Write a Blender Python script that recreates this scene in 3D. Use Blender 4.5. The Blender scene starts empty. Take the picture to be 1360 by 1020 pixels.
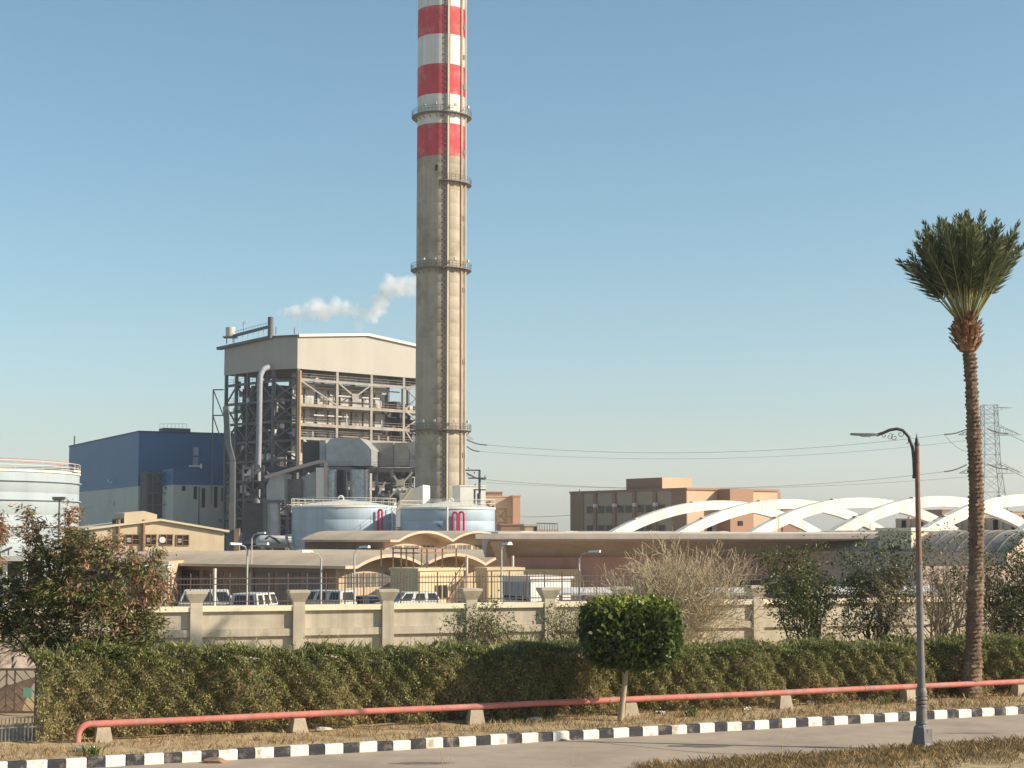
import bpy, math, random
import numpy as np
from mathutils import Vector, Matrix
R = math.radians
random.seed(7)
RNG = np.random.default_rng(7)
SC = bpy.context.scene
COL = SC.collection

# ------------------------------------------------------------------ camera, sky, sun, exposure
FPX, CX, CY, HOR, CAMH = 2200.0, 680.0, 510.0, 708.0, 5.6
PITCH = math.atan((HOR - CY) / FPX)
cam_d = bpy.data.cameras.new('camera')
cam = bpy.data.objects.new('camera', cam_d); COL.objects.link(cam)
cam.location = (0, 0, CAMH)
cam.rotation_euler = (R(90) + PITCH, 0, 0)
cam_d.sensor_width = 36; cam_d.lens = 36 * FPX / 1360
cam_d.clip_start = 0.5; cam_d.clip_end = 20000
SC.camera = cam

SUN_AZ, SUN_EL = 79.0, 27.0          # azimuth measured from "towards the viewer" round to the right
sun_dir = Vector((math.sin(R(SUN_AZ)) * math.cos(R(SUN_EL)), -math.cos(R(SUN_AZ)) * math.cos(R(SUN_EL)), math.sin(R(SUN_EL))))
w = bpy.data.worlds.new('World'); SC.world = w; w.use_nodes = True
nt = w.node_tree; nt.nodes.clear()
sky = nt.nodes.new('ShaderNodeTexSky'); sky.sky_type = 'NISHITA'; sky.sun_disc = False
sky.sun_elevation = R(SUN_EL)
sky.sun_rotation = math.atan2(sun_dir.x, sun_dir.y)
sky.altitude = 0; sky.air_density = 1.0; sky.dust_density = 0.75; sky.ozone_density = 2.0
bg = nt.nodes.new('ShaderNodeBackground'); bg.inputs['Strength'].default_value = 0.099
out = nt.nodes.new('ShaderNodeOutputWorld')
hs = nt.nodes.new('ShaderNodeHueSaturation'); hs.inputs['Saturation'].default_value = 1.02; hs.inputs['Hue'].default_value = 0.481
wb = nt.nodes.new('ShaderNodeMix'); wb.data_type = 'RGBA'; wb.blend_type = 'MULTIPLY'; wb.inputs[0].default_value = 1.0; wb.inputs[7].default_value = (0.91, 0.96, 0.985, 1)
nt.links.new(sky.outputs[0], hs.inputs['Color']); nt.links.new(hs.outputs[0], wb.inputs[6]); nt.links.new(wb.outputs[2], bg.inputs[0]); nt.links.new(bg.outputs[0], out.inputs[0])
sl = bpy.data.lights.new('sun', 'SUN'); sl.energy = 5.0; sl.angle = R(0.55); sl.color = (1.0, 0.88, 0.70)
so = bpy.data.objects.new('sun', sl); COL.objects.link(so)
so.rotation_euler = sun_dir.to_track_quat('Z', 'Y').to_euler()
so.location = (60, -20, 60)
SC.view_settings.view_transform = 'Standard'
SC.view_settings.look = 'None'
SC.view_settings.exposure = 0.55
SC.view_settings.gamma = 1.0
SC.view_settings.use_curve_mapping = False
SC.render.engine = 'CYCLES'
SC.cycles.max_bounces = 6
SC.cycles.transparent_max_bounces = 8
SC.cycles.volume_bounces = 4
SC.cycles.use_denoising = True

# ------------------------------------------------------------------ helpers
def P(px, py, Y):
    """point on the ray of photo pixel (px, py) at world depth Y"""
    c, s = math.cos(PITCH), math.sin(PITCH)
    dx, du = px - CX, CY - py
    d = Vector((dx, FPX * c - du * s, FPX * s + du * c))
    t = Y / d.y
    return Vector((d.x * t, Y, CAMH + d.z * t))
def G(px, py, z=0.0):
    """point where the ray of a pixel meets height z"""
    c, s = math.cos(PITCH), math.sin(PITCH)
    dx, du = px - CX, CY - py
    d = Vector((dx, FPX * c - du * s, FPX * s + du * c))
    t = (z - CAMH) / d.z
    return Vector((d.x * t, d.y * t, z))
def X(px, Y, py=HOR): return P(px, py, Y).x
def Zp(py, Y): return P(CX, py, Y).z
def V2(p): return Vector((p[0], p[1], 0))

class MB:
    def __init__(self): self.v = []; self.f = []
    def add(self, vs, fs):
        n = len(self.v); self.v += [tuple(p) for p in vs]; self.f += [tuple(i + n for i in q) for q in fs]; return self
    def obox(self, o, u, v, w):
        o, u, v, w = Vector(o), Vector(u), Vector(v), Vector(w)
        vs = [o, o + u, o + u + v, o + v, o + w, o + u + w, o + u + v + w, o + v + w]
        return self.add(vs, [(0, 3, 2, 1), (4, 5, 6, 7), (0, 1, 5, 4), (1, 2, 6, 5), (2, 3, 7, 6), (3, 0, 4, 7)])
    def box(self, c, s, yaw=0.0):
        """centre of base, size, yaw"""
        r = Vector((math.cos(yaw), math.sin(yaw), 0)); i = Vector((-math.sin(yaw), math.cos(yaw), 0)); k = Vector((0, 0, 1))
        c = Vector(c)
        return self.obox(c - r * s[0] / 2 - i * s[1] / 2, r * s[0], i * s[1], k * s[2])
    def beam(self, a, b, w, h=None, up=(0, 0, 1)):
        a, b = Vector(a), Vector(b); h = h or w
        d = (b - a); L = d.length
        if L < 1e-6: return self
        d /= L; up = Vector(up)
        if abs(d.dot(up)) > .99: up = Vector((0, 1, 0))
        s = d.cross(up).normalized(); t = s.cross(d).normalized()
        return self.obox(a - s * w / 2 - t * h / 2, d * L, s * w, t * h)
    def tube(self, pts, rad, n=8, cap=True):
        pts = [Vector(p) for p in pts]; m = len(pts)
        if not hasattr(rad, '__len__'): rad = [rad] * m
        base = len(self.v); ref = None
        for i, p in enumerate(pts):
            d = (pts[min(i + 1, m - 1)] - pts[max(i - 1, 0)]).normalized()
            if ref is None:
                ref = Vector((0, 0, 1)) if abs(d.z) < .9 else Vector((1, 0, 0))
                s = d.cross(ref).normalized()
            else:
                s = (s - d * s.dot(d)).normalized()
            t = d.cross(s)
            for k in range(n):
                a = 2 * math.pi * k / n
                self.v.append(tuple(p + (s * math.cos(a) + t * math.sin(a)) * rad[i]))
        for i in range(m - 1):
            for k in range(n):
                k2 = (k + 1) % n
                self.f.append((base + i * n + k, base + i * n + k2, base + (i + 1) * n + k2, base + (i + 1) * n + k))
        if cap:
            self.f.append(tuple(base + k for k in reversed(range(n))))
            self.f.append(tuple(base + (m - 1) * n + k for k in range(n)))
        return self
    def lathe(self, prof, n=32, c=(0, 0, 0), a0=0.0, a1=2 * math.pi):
        c = Vector(c); full = abs(a1 - a0 - 2 * math.pi) < 1e-6; base = len(self.v)
        cols = n if full else n + 1
        for k in range(cols):
            a = a0 + (a1 - a0) * k / n
            for r, z in prof: self.v.append((c.x + r * math.cos(a), c.y + r * math.sin(a), c.z + z))
        m = len(prof)
        for k in range(n):
            k2 = (k + 1) % cols
            for j in range(m - 1):
                self.f.append((base + k * m + j, base + k2 * m + j, base + k2 * m + j + 1, base + k * m + j + 1))
        return self
    def prism(self, poly, d):
        """poly: list of 3D points (planar), extruded by vector d"""
        d = Vector(d); poly = [Vector(p) for p in poly]; n = len(poly)
        vs = poly + [p + d for p in poly]
        fs = [tuple(reversed(range(n))), tuple(range(n, 2 * n))] + [(i, (i + 1) % n, (i + 1) % n + n, i + n) for i in range(n)]
        return self.add(vs, fs)
    def quad(self, *p): return self.add(p, [tuple(range(len(p)))])
    def mesh(self, name, mat, off=(0, 0, 0), smooth=False):
        me = bpy.data.meshes.new(name); o = Vector(off)
        me.from_pydata([(a - o.x, b - o.y, c - o.z) for a, b, c in self.v], [], self.f)
        me.validate()
        if mat: me.materials.append(mat)
        if smooth:
            me.polygons.foreach_set('use_smooth', [True] * len(me.polygons))
            try: me.set_sharp_from_angle(angle=R(38))
            except Exception: pass
        fix_normals(me)
        me.update(); return me
    def build(self, name, mat, parent=None, smooth=False):
        return link(name, self.mesh(name, mat, root_loc(parent), smooth), parent)

import bmesh
def fix_normals(me):
    bm = bmesh.new(); bm.from_mesh(me); bmesh.ops.recalc_face_normals(bm, faces=bm.faces); bm.to_mesh(me); bm.free()
def root_loc(o):
    if o is None: return Vector((0, 0, 0))
    p = Vector((0, 0, 0))
    while o is not None: p += o.location; o = o.parent
    return p
def link(name, me, parent=None, loc=None, rz=None):
    o = bpy.data.objects.new(name, me); COL.objects.link(o)
    if parent is not None: o.parent = parent
    if loc is not None: o.location = loc
    if rz is not None: o.rotation_euler = (0, 0, rz)
    return o
def tag(o, label=None, cat=None, group=None, kind=None):
    if label: o['label'] = label
    if cat: o['category'] = cat
    if group: o['group'] = group
    if kind: o['kind'] = kind
    return o
def thing(name, label, cat, loc=(0, 0, 0), group=None):
    o = bpy.data.objects.new(name, None); COL.objects.link(o); o.location = loc; o.empty_display_size = .2
    return tag(o, label, cat, group)
def copy_tree(o, parent=None, label=None):
    c = o.copy(); COL.objects.link(c); c.parent = parent
    if label: c['label'] = label
    for ch in list(o.children): copy_tree(ch, c)
    return c
def lerp(a, b, t): return a + (b - a) * t

# ------------------------------------------------------------------ materials
MATS = {}
def srgb(r, g, b):
    f = lambda c: (c / 255 / 12.92) if c / 255 <= .04045 else ((c / 255 + .055) / 1.055) ** 2.4
    return (f(r), f(g), f(b))
def mat(name, rgb, rough=.85, var=.12, scale=1.0, bump=0.0, bscale=12.0, metal=0.0, spec=.25, streak=0.0, col2=None, c2scale=.35, c2lo=.5, c2hi=.62):
    if name in MATS: return MATS[name]
    m = bpy.data.materials.new(name); MATS[name] = m; m.use_nodes = True
    nt = m.node_tree; N = nt.nodes; L = nt.links; N.clear()
    out = N.new('ShaderNodeOutputMaterial'); b = N.new('ShaderNodeBsdfPrincipled')
    L.new(b.outputs[0], out.inputs[0])
    b.inputs['Roughness'].default_value = rough; b.inputs['Metallic'].default_value = metal
    b.inputs['Specular IOR Level'].default_value = spec
    geo = N.new('ShaderNodeNewGeometry')
    def noise(sc, det=5, vec=None):
        n = N.new('ShaderNodeTexNoise'); n.inputs['Scale'].default_value = sc; n.inputs['Detail'].default_value = det
        n.inputs['Roughness'].default_value = .62
        L.new(vec or geo.outputs['Position'], n.inputs['Vector']); return n.outputs['Fac']
    def rng(fac, lo, hi, a, c):
        r = N.new('ShaderNodeMapRange'); r.inputs[1].default_value = lo; r.inputs[2].default_value = hi
        r.inputs[3].default_value = a; r.inputs[4].default_value = c; L.new(fac, r.inputs[0]); return r.outputs[0]
    def mul(colsock, fac):
        x = N.new('ShaderNodeMix'); x.data_type = 'RGBA'; x.blend_type = 'MULTIPLY'; x.inputs[0].default_value = 1
        L.new(colsock, x.inputs[6]); L.new(fac, x.inputs[7]); return x.outputs[2]
    c = N.new('ShaderNodeRGB'); c.outputs[0].default_value = (*rgb, 1); cs = c.outputs[0]
    if col2:
        x = N.new('ShaderNodeMix'); x.data_type = 'RGBA'; L.new(cs, x.inputs[6]); x.inputs[7].default_value = (*col2, 1)
        L.new(rng(noise(c2scale, 6), c2lo, c2hi, 0, 1), x.inputs[0]); cs = x.outputs[2]
    if var: cs = mul(cs, rng(noise(scale), .25, .75, 1 - var, 1 + var))
    if streak:
        mp = N.new('ShaderNodeMapping'); mp.inputs['Scale'].default_value = (1.6, 1.6, .07)
        L.new(geo.outputs['Position'], mp.inputs['Vector'])
        cs = mul(cs, rng(noise(scale * 1.3, 4, mp.outputs[0]), .42, .72, 1, 1 - streak))
    L.new(cs, b.inputs['Base Color'])
    if bump:
        bp = N.new('ShaderNodeBump'); bp.inputs['Strength'].default_value = min(1, bump); bp.inputs['Distance'].default_value = .03
        L.new(noise(bscale, 4), bp.inputs['Height']); L.new(bp.outputs[0], b.inputs['Normal'])
    return m
def leafmat(name, cols, trans=.25, rough=.55):
    """colour picked along a ramp by the leaf's own 'tint' attribute"""
    m = bpy.data.materials.new(name); MATS[name] = m; m.use_nodes = True
    nt = m.node_tree; N = nt.nodes; L = nt.links; N.clear()
    out = N.new('ShaderNodeOutputMaterial'); b = N.new('ShaderNodeBsdfPrincipled'); tr = N.new('ShaderNodeBsdfTranslucent')
    at = N.new('ShaderNodeAttribute'); at.attribute_name = 'tint'
    rp = N.new('ShaderNodeValToRGB'); el = rp.color_ramp.elements
    while len(el) < len(cols): el.new(.5)
    for i, (p, c) in enumerate(cols): el[i].position = p; el[i].color = (*c, 1)
    L.new(at.outputs['Fac'], rp.inputs[0]); L.new(rp.outputs[0], b.inputs['Base Color']); L.new(rp.outputs[0], tr.inputs[0])
    b.inputs['Roughness'].default_value = rough; b.inputs['Specular IOR Level'].default_value = .3
    mx = N.new('ShaderNodeMixShader'); mx.inputs[0].default_value = trans
    L.new(b.outputs[0], mx.inputs[1]); L.new(tr.outputs[0], mx.inputs[2]); L.new(mx.outputs[0], out.inputs[0])
    return m

def rawmesh(name, verts, faces_quads, mat, tint=None):
    """verts (N,3) array, faces (M,4) array"""
    me = bpy.data.meshes.new(name); nv, nf = len(verts), len(faces_quads); k = faces_quads.shape[1]
    me.vertices.add(nv); me.vertices.foreach_set('co', np.asarray(verts, 'f').ravel())
    me.loops.add(nf * k); me.loops.foreach_set('vertex_index', np.asarray(faces_quads, 'i').ravel())
    me.polygons.add(nf); me.polygons.foreach_set('loop_start', np.arange(0, nf * k, k, dtype='i'))
    me.polygons.foreach_set('loop_total', np.full(nf, k, 'i'))
    me.update(calc_edges=True)
    if tint is not None:
        a = me.attributes.new('tint', 'FLOAT', 'POINT'); a.data.foreach_set('value', np.asarray(tint, 'f'))
    if mat: me.materials.append(mat)
    return me
def leaves(name, ctr, length, width, mat, parent, tint, up=0.2, down=0.0, outdir=None, jit=.5, fold=.25):
    """a cloud of pointed leaves, each a folded rhombus of its own"""
    n = len(ctr); off = root_loc(parent)
    d = RNG.normal(size=(n, 3))
    if outdir is not None: d = d * .55 + outdir * 1.0
    d[:, 2] += up - down
    d /= np.linalg.norm(d, axis=1)[:, None] + 1e-9
    s = np.cross(d, RNG.normal(size=(n, 3))); s /= np.linalg.norm(s, axis=1)[:, None] + 1e-9
    t = np.cross(d, s)
    ln = length * (1 + jit * (RNG.random(n) - .5) * 2); wd = width * (1 + jit * (RNG.random(n) - .5) * 2)
    b = ctr - d * ln[:, None] * .5; tip = ctr + d * ln[:, None] * .5
    l_ = ctr - s * wd[:, None] * .5 + t * wd[:, None] * fold; r_ = ctr + s * wd[:, None] * .5 + t * wd[:, None] * fold
    vs = np.stack([b, l_, tip, r_], 1).reshape(-1, 3) - np.array(off)
    fs = np.arange(4 * n).reshape(-1, 4)
    return link(name, rawmesh(name, vs, fs, mat, np.repeat(tint, 4)), parent)
def blades(name, base, h, wd, mat, parent, tint, lean=.35):
    """grass blades: thin triangles bent to one side"""
    n = len(base); off = root_loc(parent)
    a = RNG.random(n) * 2 * np.pi; s = np.stack([np.cos(a), np.sin(a), 0 * a], 1)
    b = RNG.random(n) * 2 * np.pi; ln = np.stack([np.cos(b), np.sin(b), 0 * b], 1) * (lean * RNG.random(n) * h)[:, None]
    up = np.stack([0 * h, 0 * h, h], 1)
    vs = np.stack([base - s * wd / 2, base + s * wd / 2, base + ln * .35 + up * .6 + s * wd * .3, base + ln + up], 1).reshape(-1, 3) - np.array(off)
    return link(name, rawmesh(name, vs, np.arange(4 * n).reshape(-1, 4), mat, np.repeat(tint, 4)), parent)
def twig_mesh(name, segs, mat, parent, sides=3):
    """segs: list of (p0, p1, r0, r1) joined into one branching part"""
    off = np.array(root_loc(parent)); n = len(segs)
    p0 = np.array([s[0] for s in segs], float); p1 = np.array([s[1] for s in segs], float)
    r0 = np.array([s[2] for s in segs], float); r1 = np.array([s[3] for s in segs], float)
    d = p1 - p0; d /= np.linalg.norm(d, axis=1)[:, None] + 1e-9
    ref = np.where(np.abs(d[:, 2:3]) > .9, np.array([[1., 0, 0]]), np.array([[0, 0, 1.]]))
    s = np.cross(d, ref); s /= np.linalg.norm(s, axis=1)[:, None] + 1e-9; t = np.cross(d, s)
    ring = []
    for P_, r in ((p0, r0), (p1, r1)):
        for k in range(sides):
            a = 2 * math.pi * k / sides
            ring.append(P_ + (s * math.cos(a) + t * math.sin(a)) * r[:, None])
    vs = np.stack(ring, 1) - off
    fs = []
    idx = np.arange(n)[:, None] * (2 * sides)
    for k in range(sides):
        k2 = (k + 1) % sides
        fs.append(idx + np.array([[k, k2, sides + k2, sides + k]]))
    return link(name, rawmesh(name, vs.reshape(-1, 3), np.concatenate(fs, 0), mat), parent)
def grow(segs, tips, p, d, L, r, depth, spread=.55, kids=(2, 3), up=.1, shrink=.72, wob=.18, nseg=3):
    """recursive branching into segs, tips collects end points"""
    for k in range(nseg):
        d = (d + Vector(RNG.normal(size=3)) * wob + Vector((0, 0, up))).normalized()
        q = p + d * L / nseg; r2 = r * (.86 if depth else .7)
        segs.append((tuple(p), tuple(q), r, r2)); p, r = q, r2
        if depth and k < nseg - 1 and RNG.random() < .5:
            dd = (d + Vector(RNG.normal(size=3)) * spread).normalized()
            grow(segs, tips, p, dd, L * shrink * .8, r * .6, depth - 1, spread, kids, up, shrink, wob, nseg)
    if depth == 0: tips.append(tuple(p)); return
    for _ in range(int(RNG.integers(kids[0], kids[1] + 1))):
        dd = (d + Vector(RNG.normal(size=3)) * spread).normalized()
        grow(segs, tips, p, dd, L * shrink, r * .72, depth - 1, spread, kids, up, shrink, wob, nseg)

# ================================================================== THE SETTING: ground, road, kerb
m_soil = mat('dry_soil', (.43, .32, .185), .95, .25, .8, .6, 9, col2=(.31, .205, .105), c2scale=1.1)
m_lot = mat('compound_dust', (.34, .27, .19), .95, .18, .3, .3, 4)
m_asph = mat('dusty_asphalt', (.40, .32, .245), .93, .16, .9, .35, 40, col2=(.31, .25, .19), c2scale=.33, c2lo=.42, c2hi=.7)
m_white = mat('kerb_white', (.80, .76, .68), .8, .14, 5, .3, 14, col2=(.45, .38, .29), c2scale=3.2, c2lo=.54, c2hi=.66)
m_black = mat('kerb_black', (.045, .043, .05), .75, .35, 5, .3, 14, col2=(.20, .17, .14), c2scale=3.4, c2lo=.52, c2hi=.68)
m_conc = mat('rough_concrete', (.42, .35, .26), .92, .2, 2.5, .5, 18)

VZ = 0.2                                   # height of the planted strip behind the kerb
K0, K1 = G(149, 1018.5), G(1360, 948.5)
KU = (K1 - K0).normalized(); KN = Vector((-KU.y, KU.x, 0))
def K(t, off=0.0, z=0.0): return Vector((K0.x + KU.x * t + KN.x * off, K0.y + KU.y * t + KN.y * off, z))
PA, PB = G(103, 987, VZ), G(1360, 924, VZ)
PU = (PB - PA).normalized(); PN = Vector((-PU.y, PU.x, 0))
def PL(t, off=0.0, z=VZ): return Vector((PA.x + PU.x * t + PN.x * off, PA.y + PU.y * t + PN.y * off, z))

g = MB(); g.quad((-2500, -200, 0), (2500, -200, 0), (2500, 3500, 0), (-2500, 3500, 0))
tag(g.build('ground', m_lot), kind='structure')
NV0, NV1 = G(850, 1020), G(1360, 985)      # near edge of the road
nvoff = (NV0 - K0).dot(KN)
rd = MB(); rd.quad(K(-60, nvoff - .4, .004), K(90, nvoff - .4, .004), K(90, .05, .004), K(-60, .05, .004))
road = tag(rd.build('road', m_asph), kind='structure')
m_crack = mat('tar_seam', (.10, .085, .07), .9, .2, 3)
ck = MB()
pts = [G(780, 985), G(850, 992), G(930, 1000), G(1010, 1004), G(1060, 1008)]
for a, b in zip(pts, pts[1:]):
    wv = Vector((0, .045, 0)); ck.quad(Vector((a.x, a.y, .008)), Vector((b.x, b.y, .008)), Vector((b.x, b.y, .008)) + wv, Vector((a.x, a.y, .008)) + wv)
ck.build('tar_seam', m_crack, road)
st = MB()
for (sx, sy, sa, sb) in ((932, 991, .9, .35), (1290, 974, .9, .12), (560, 1014, .8, .25)):
    c = G(sx, sy); n = 18
    st.quad(*[(c.x + sa * math.cos(2 * math.pi * k / n) * random.uniform(.7, 1.2), c.y + sb * math.sin(2 * math.pi * k / n) * random.uniform(.7, 1.2), .007) for k in range(n)])
st.build('oil_stain', mat('oil_stain', (.17, .145, .12), .8, .3, 6), road)
# near verge with rough ground
rough = MB()
def verge_mesh(t0, t1, o0, o1, nt_, no, z, amp):
    m = MB()
    for i in range(nt_ + 1):
        for j in range(no + 1):
            e = 0 if (j == no) else 1
            p = K(lerp(t0, t1, i / nt_), lerp(o0, o1, j / no) + (random.uniform(-.15, .15) if j in (0, no) else 0))
            m.v.append((p.x, p.y, z + random.uniform(-amp, amp)))
    for i in range(nt_):
        for j in range(no):
            a = i * (no + 1) + j; m.f.append((a, a + no + 1, a + no + 2, a + 1))
    return m
vm = verge_mesh(-40, 60, nvoff - 22, nvoff, 160, 24, .055, .035)
tag(vm.build('verge', m_soil, smooth=True), kind='structure')
# planted strip behind the kerb, up to the boundary wall
sm_ = verge_mesh(-60, 90, .13, 34, 300, 44, VZ, .025)
tag(sm_.build('planting_strip', m_soil, smooth=True), kind='structure')

# kerb: alternating painted blocks
kb = MB(); kb.obox(K(-30, .03, -.1), KU * 80, KN * .12, (0, 0, .22))
kerb = tag(kb.build('kerb', m_conc), kind='structure')
def kblock(L):
    b = MB(); h, d, c = .25, .17, .035
    prof = [(0, -.04), (0, h - c), (c * .5, h - c * .25), (c * 1.2, h), (d, h), (d, -.04)]
    b.prism([(0, y, z) for y, z in prof], (L, 0, 0)); return b
mw, mk = kblock(.475).mesh('kerb_block', m_white), kblock(.415).mesh('kerb_block', m_black)
ang = math.atan2(KU.y, KU.x); t = -9.3; kx = 0
while t < 34:
    L = .475 if kx % 2 == 0 else .415
    me = mw if kx % 2 == 0 else mk
    p = K(t, random.uniform(-.012, .012) , random.uniform(-.014, .01))
    o = link('kerb_block', me, kerb, p - kerb.location, ang + random.uniform(-.012, .012))
    t += L + random.uniform(.006, .02); kx += 1

# ================================================================== RED PIPE AND ITS SUPPORTS
m_pipe = mat('faded_red_paint', (.56, .19, .15), .7, .16, 2.5, .15, 20, spec=.25, col2=(.48, .22, .18), c2scale=1.6, c2lo=.5, c2hi=.6, streak=.2)
pz = VZ + .47
pth = [PL(0, 0, VZ - .1), PL(0, 0, pz - .3)]
for k in range(1, 9):
    a = math.pi / 2 * k / 8
    pth.append(PL(.3 * (1 - math.cos(a)), 0, pz - .3 + .3 * math.sin(a)))
for tt in np.arange(3, 42, 2.5): pth.append(PL(tt, random.uniform(-.015, .015), pz + random.uniform(-.012, .012)))
root = thing('pipeline', 'long faded red pipe on concrete supports bending down into the soil beside the kerb', 'pipe', PL(0))
MB().tube(pth, .088, 14).build('pipe', m_pipe, root, True)
for tt in (6.2, 15.4, 24.5):
    MB().tube([PL(tt, 0, pz), PL(tt + .05, 0, pz)], .101, 14).build('weld_collar', m_pipe, root, True)
sup = [(145, 'below the bend of the red pipe'), (400, 'beside a flat pale stone'), (632, 'just before the round tree shadow'),
       (834, 'behind the trunk of the clipped round tree'), (1036, 'midway between clipped tree and lamp post'),
       (1200, 'beside the foot of the lamp post'), (1346, 'right of the palm trunk')]
def sup_mesh(a, b, h):
    m = MB(); vs = []
    for (s, d, z) in ((a, .2, 0), (b, .15, h)):
        vs += [(-s, -d, z), (s, -d, z), (s, d, z), (-s, d, z)]
    m.add(vs, [(0, 3, 2, 1), (4, 5, 6, 7), (0, 1, 5, 4), (1, 2, 6, 5), (2, 3, 7, 6), (3, 0, 4, 7)]); return m
for px, wh in sup:
    # parameter along the pipe line where the pixel column crosses
    best = min(np.arange(0, 40, .02), key=lambda s: abs(CX + FPX * PL(s).x / PL(s).y - px))
    o = link('pipe_support', sup_mesh(random.uniform(.21, .25), random.uniform(.15, .2), .39).mesh('pipe_support', m_conc), None, PL(best, 0, VZ - .01), math.atan2(PU.y, PU.x) + random.uniform(-.1, .1))
    tag(o, 'tapered concrete pipe support ' + wh, 'pipe support', 'concrete supports under the red pipe')

# stones and litter on the strip
m_stone = mat('pale_stone', (.55, .48, .38), .9, .2, 4, .5, 14)
def rock(name, c, s, label, cat='stone', m=None, group=None):
    bm = bmesh.new(); bmesh.ops.create_icosphere(bm, subdivisions=2, radius=1)
    for v in bm.verts:
        q = 1 + random.uniform(-.18, .18); v.co = Vector((v.co.x * s[0] * q, v.co.y * s[1] * q, v.co.z * s[2] * q))
    me = bpy.data.meshes.new(name); bm.to_mesh(me); bm.free(); me.materials.append(m or m_stone)
    o = link(name, me, None, c); tag(o, label, cat, group); return o
def on(px, py, z=VZ): return G(px, py, z)
rock('stone', on(429, 972) + Vector((0, 0, .06)), (.24, .14, .09), 'flat pale stone lying right of a pipe support')
rock('stone', on(116, 998) + Vector((0, 0, .05)), (.3, .2, .1), 'pale rubble lump on the soil below the pipe bend')
rock('stone', on(712, 958) + Vector((0, 0, .05)), (.2, .12, .08), 'pale stone in the shadow of the clipped tree')
rock('stone', on(1076, 936) + Vector((0, 0, .05)), (.13, .1, .09), 'small pale stone in dry grass right of the fifth support')
m_litter = mat('litter_paper', (.72, .68, .62), .8, .1, 5)
def crumple(name, c, r, label):
    bm = bmesh.new(); bmesh.ops.create_grid(bm, x_segments=5, y_segments=4, size=r)
    for v in bm.verts: v.co += Vector((random.uniform(-.3, .3) * r, random.uniform(-.3, .3) * r, random.uniform(0, .9) * r))
    bmesh.ops.solidify(bm, geom=bm.faces[:], thickness=.008)
    me = bpy.data.meshes.new(name); bm.to_mesh(me); bm.free(); me.materials.append(m_litter)
    tag(link(name, me, None, c), label, 'litter', 'litter along the planting strip')
crumple('crumpled_paper', on(876, 948), .13, 'crumpled white paper right of the clipped tree trunk')
crumple('crumpled_paper', on(992, 943), .12, 'crumpled white paper in weeds left of a pipe support')
crumple('crumpled_paper', on(1004, 955), .08, 'tiny white paper scrap at the top of the kerb')
m_dirt = mat('loose_dirt', (.34, .22, .13), .95, .3, 7, .6, 20)
rock('dirt_heap', G(288, 1013, 0), (.34, .2, .12), 'small heap of brown dirt spilled on the road by the kerb', 'dirt heap', m_dirt)
rock('dirt_heap', G(740, 983, 0), (.36, .22, .14), 'brown dirt and leaf heap against the kerb in mid road', 'dirt heap', m_dirt)

# ================================================================== DRY GRASS
gm = leafmat('dry_grass', [(0, (.50, .37, .18)), (.4, (.37, .25, .115)), (.75, (.19, .125, .06)), (1, (.13, .13, .05))], .2, .8)
n = 26000
tt = RNG.uniform(-14, 36, n); oo = RNG.uniform(.2, 3.6, n)
bs = np.array([K0.x, K0.y, 0])[None] + np.outer(tt, np.array(KU)) + np.outer(oo, np.array(KN)); bs[:, 2] = VZ - .02
clump = np.sin(tt * 1.7) * np.cos(oo * 2.3 + tt * .6) + RNG.normal(size=n) * .5
keep = clump > -.35; bs = bs[keep]; n2 = len(bs)
right = np.clip((tt[keep] - 6) / 10, 0, 1)
h = (.05 + .13 * RNG.random(n2) ** 2) * (1 + .6 * right * RNG.random(n2))
strip = blades('dry_grass', bs, h, .014, gm, None, np.clip(RNG.random(n2) ** 1.3 * .75 + .1 + .3 * (RNG.random(n2) < .10 + .25 * right), 0, 1), .9)
tag(strip, 'short straw coloured dry grass along the strip behind the kerb', 'grass', kind='stuff')
# near verge: tufts
cl = []
for _ in range(3000):
    t_ = random.uniform((G(840, 1020) - K0).dot(KU), 28); o_ = nvoff - .12 - abs(random.gauss(0, 1.6)) + random.uniform(-.1, .2)
    cl.append((t_, o_, random.uniform(.5, 1.0)))
bb, hh, tn = [], [], []
for t_, o_, s_ in cl:
    k = int(22 * s_)
    q = np.array(K(t_, o_, .04))[None] + RNG.normal(size=(k, 3)) * np.array([.13, .13, 0]) * s_
    bb.append(q); hh.append((.04 + .2 * RNG.random(k) ** 1.8) * s_); tn.append(np.clip(RNG.random(k) * .5 + random.choice([.2, .4, .5, .5, .55]), 0, 1))
tag(blades('dry_grass', np.concatenate(bb), np.concatenate(hh), .009, gm, None, np.concatenate(tn), .9),
    'rough brown dry grass and weeds on the verge around the lamp post', 'grass', kind='stuff')
# single dead weed stalks
m_stalk = mat('dead_stalk', (.42, .33, .22), .9, .2, 6)
for px, py, hgt, lab in ((590, 1030, 1.1, 'thin dead weed stalk leaning at the road edge below the pipe shadow'), (1038, 1012, 1.0, 'tall thin dead weed stalk rising from the verge in front of the kerb'),
                     (1336, 1000, .55, 'short pale dead weed stalk on the verge right of the lamp post'), (766, 1028, .9, 'dead weed stalk beside the road below the clipped tree')):
    b = G(px, py); sg, tp = [], []
    for k in range(2):
        grow(sg, tp, b + Vector((random.uniform(-.12, .12), 0, 0)), Vector((random.uniform(-.3, .3), 0, 1)), hgt * .6, .009, 1, .5, (2, 2), .15, .6, .12)
    r_ = thing('weed_stalk', lab, 'weed', b, 'dead weed stalks on the near verge')
    twig_mesh('stem', sg, m_stalk, r_)
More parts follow.
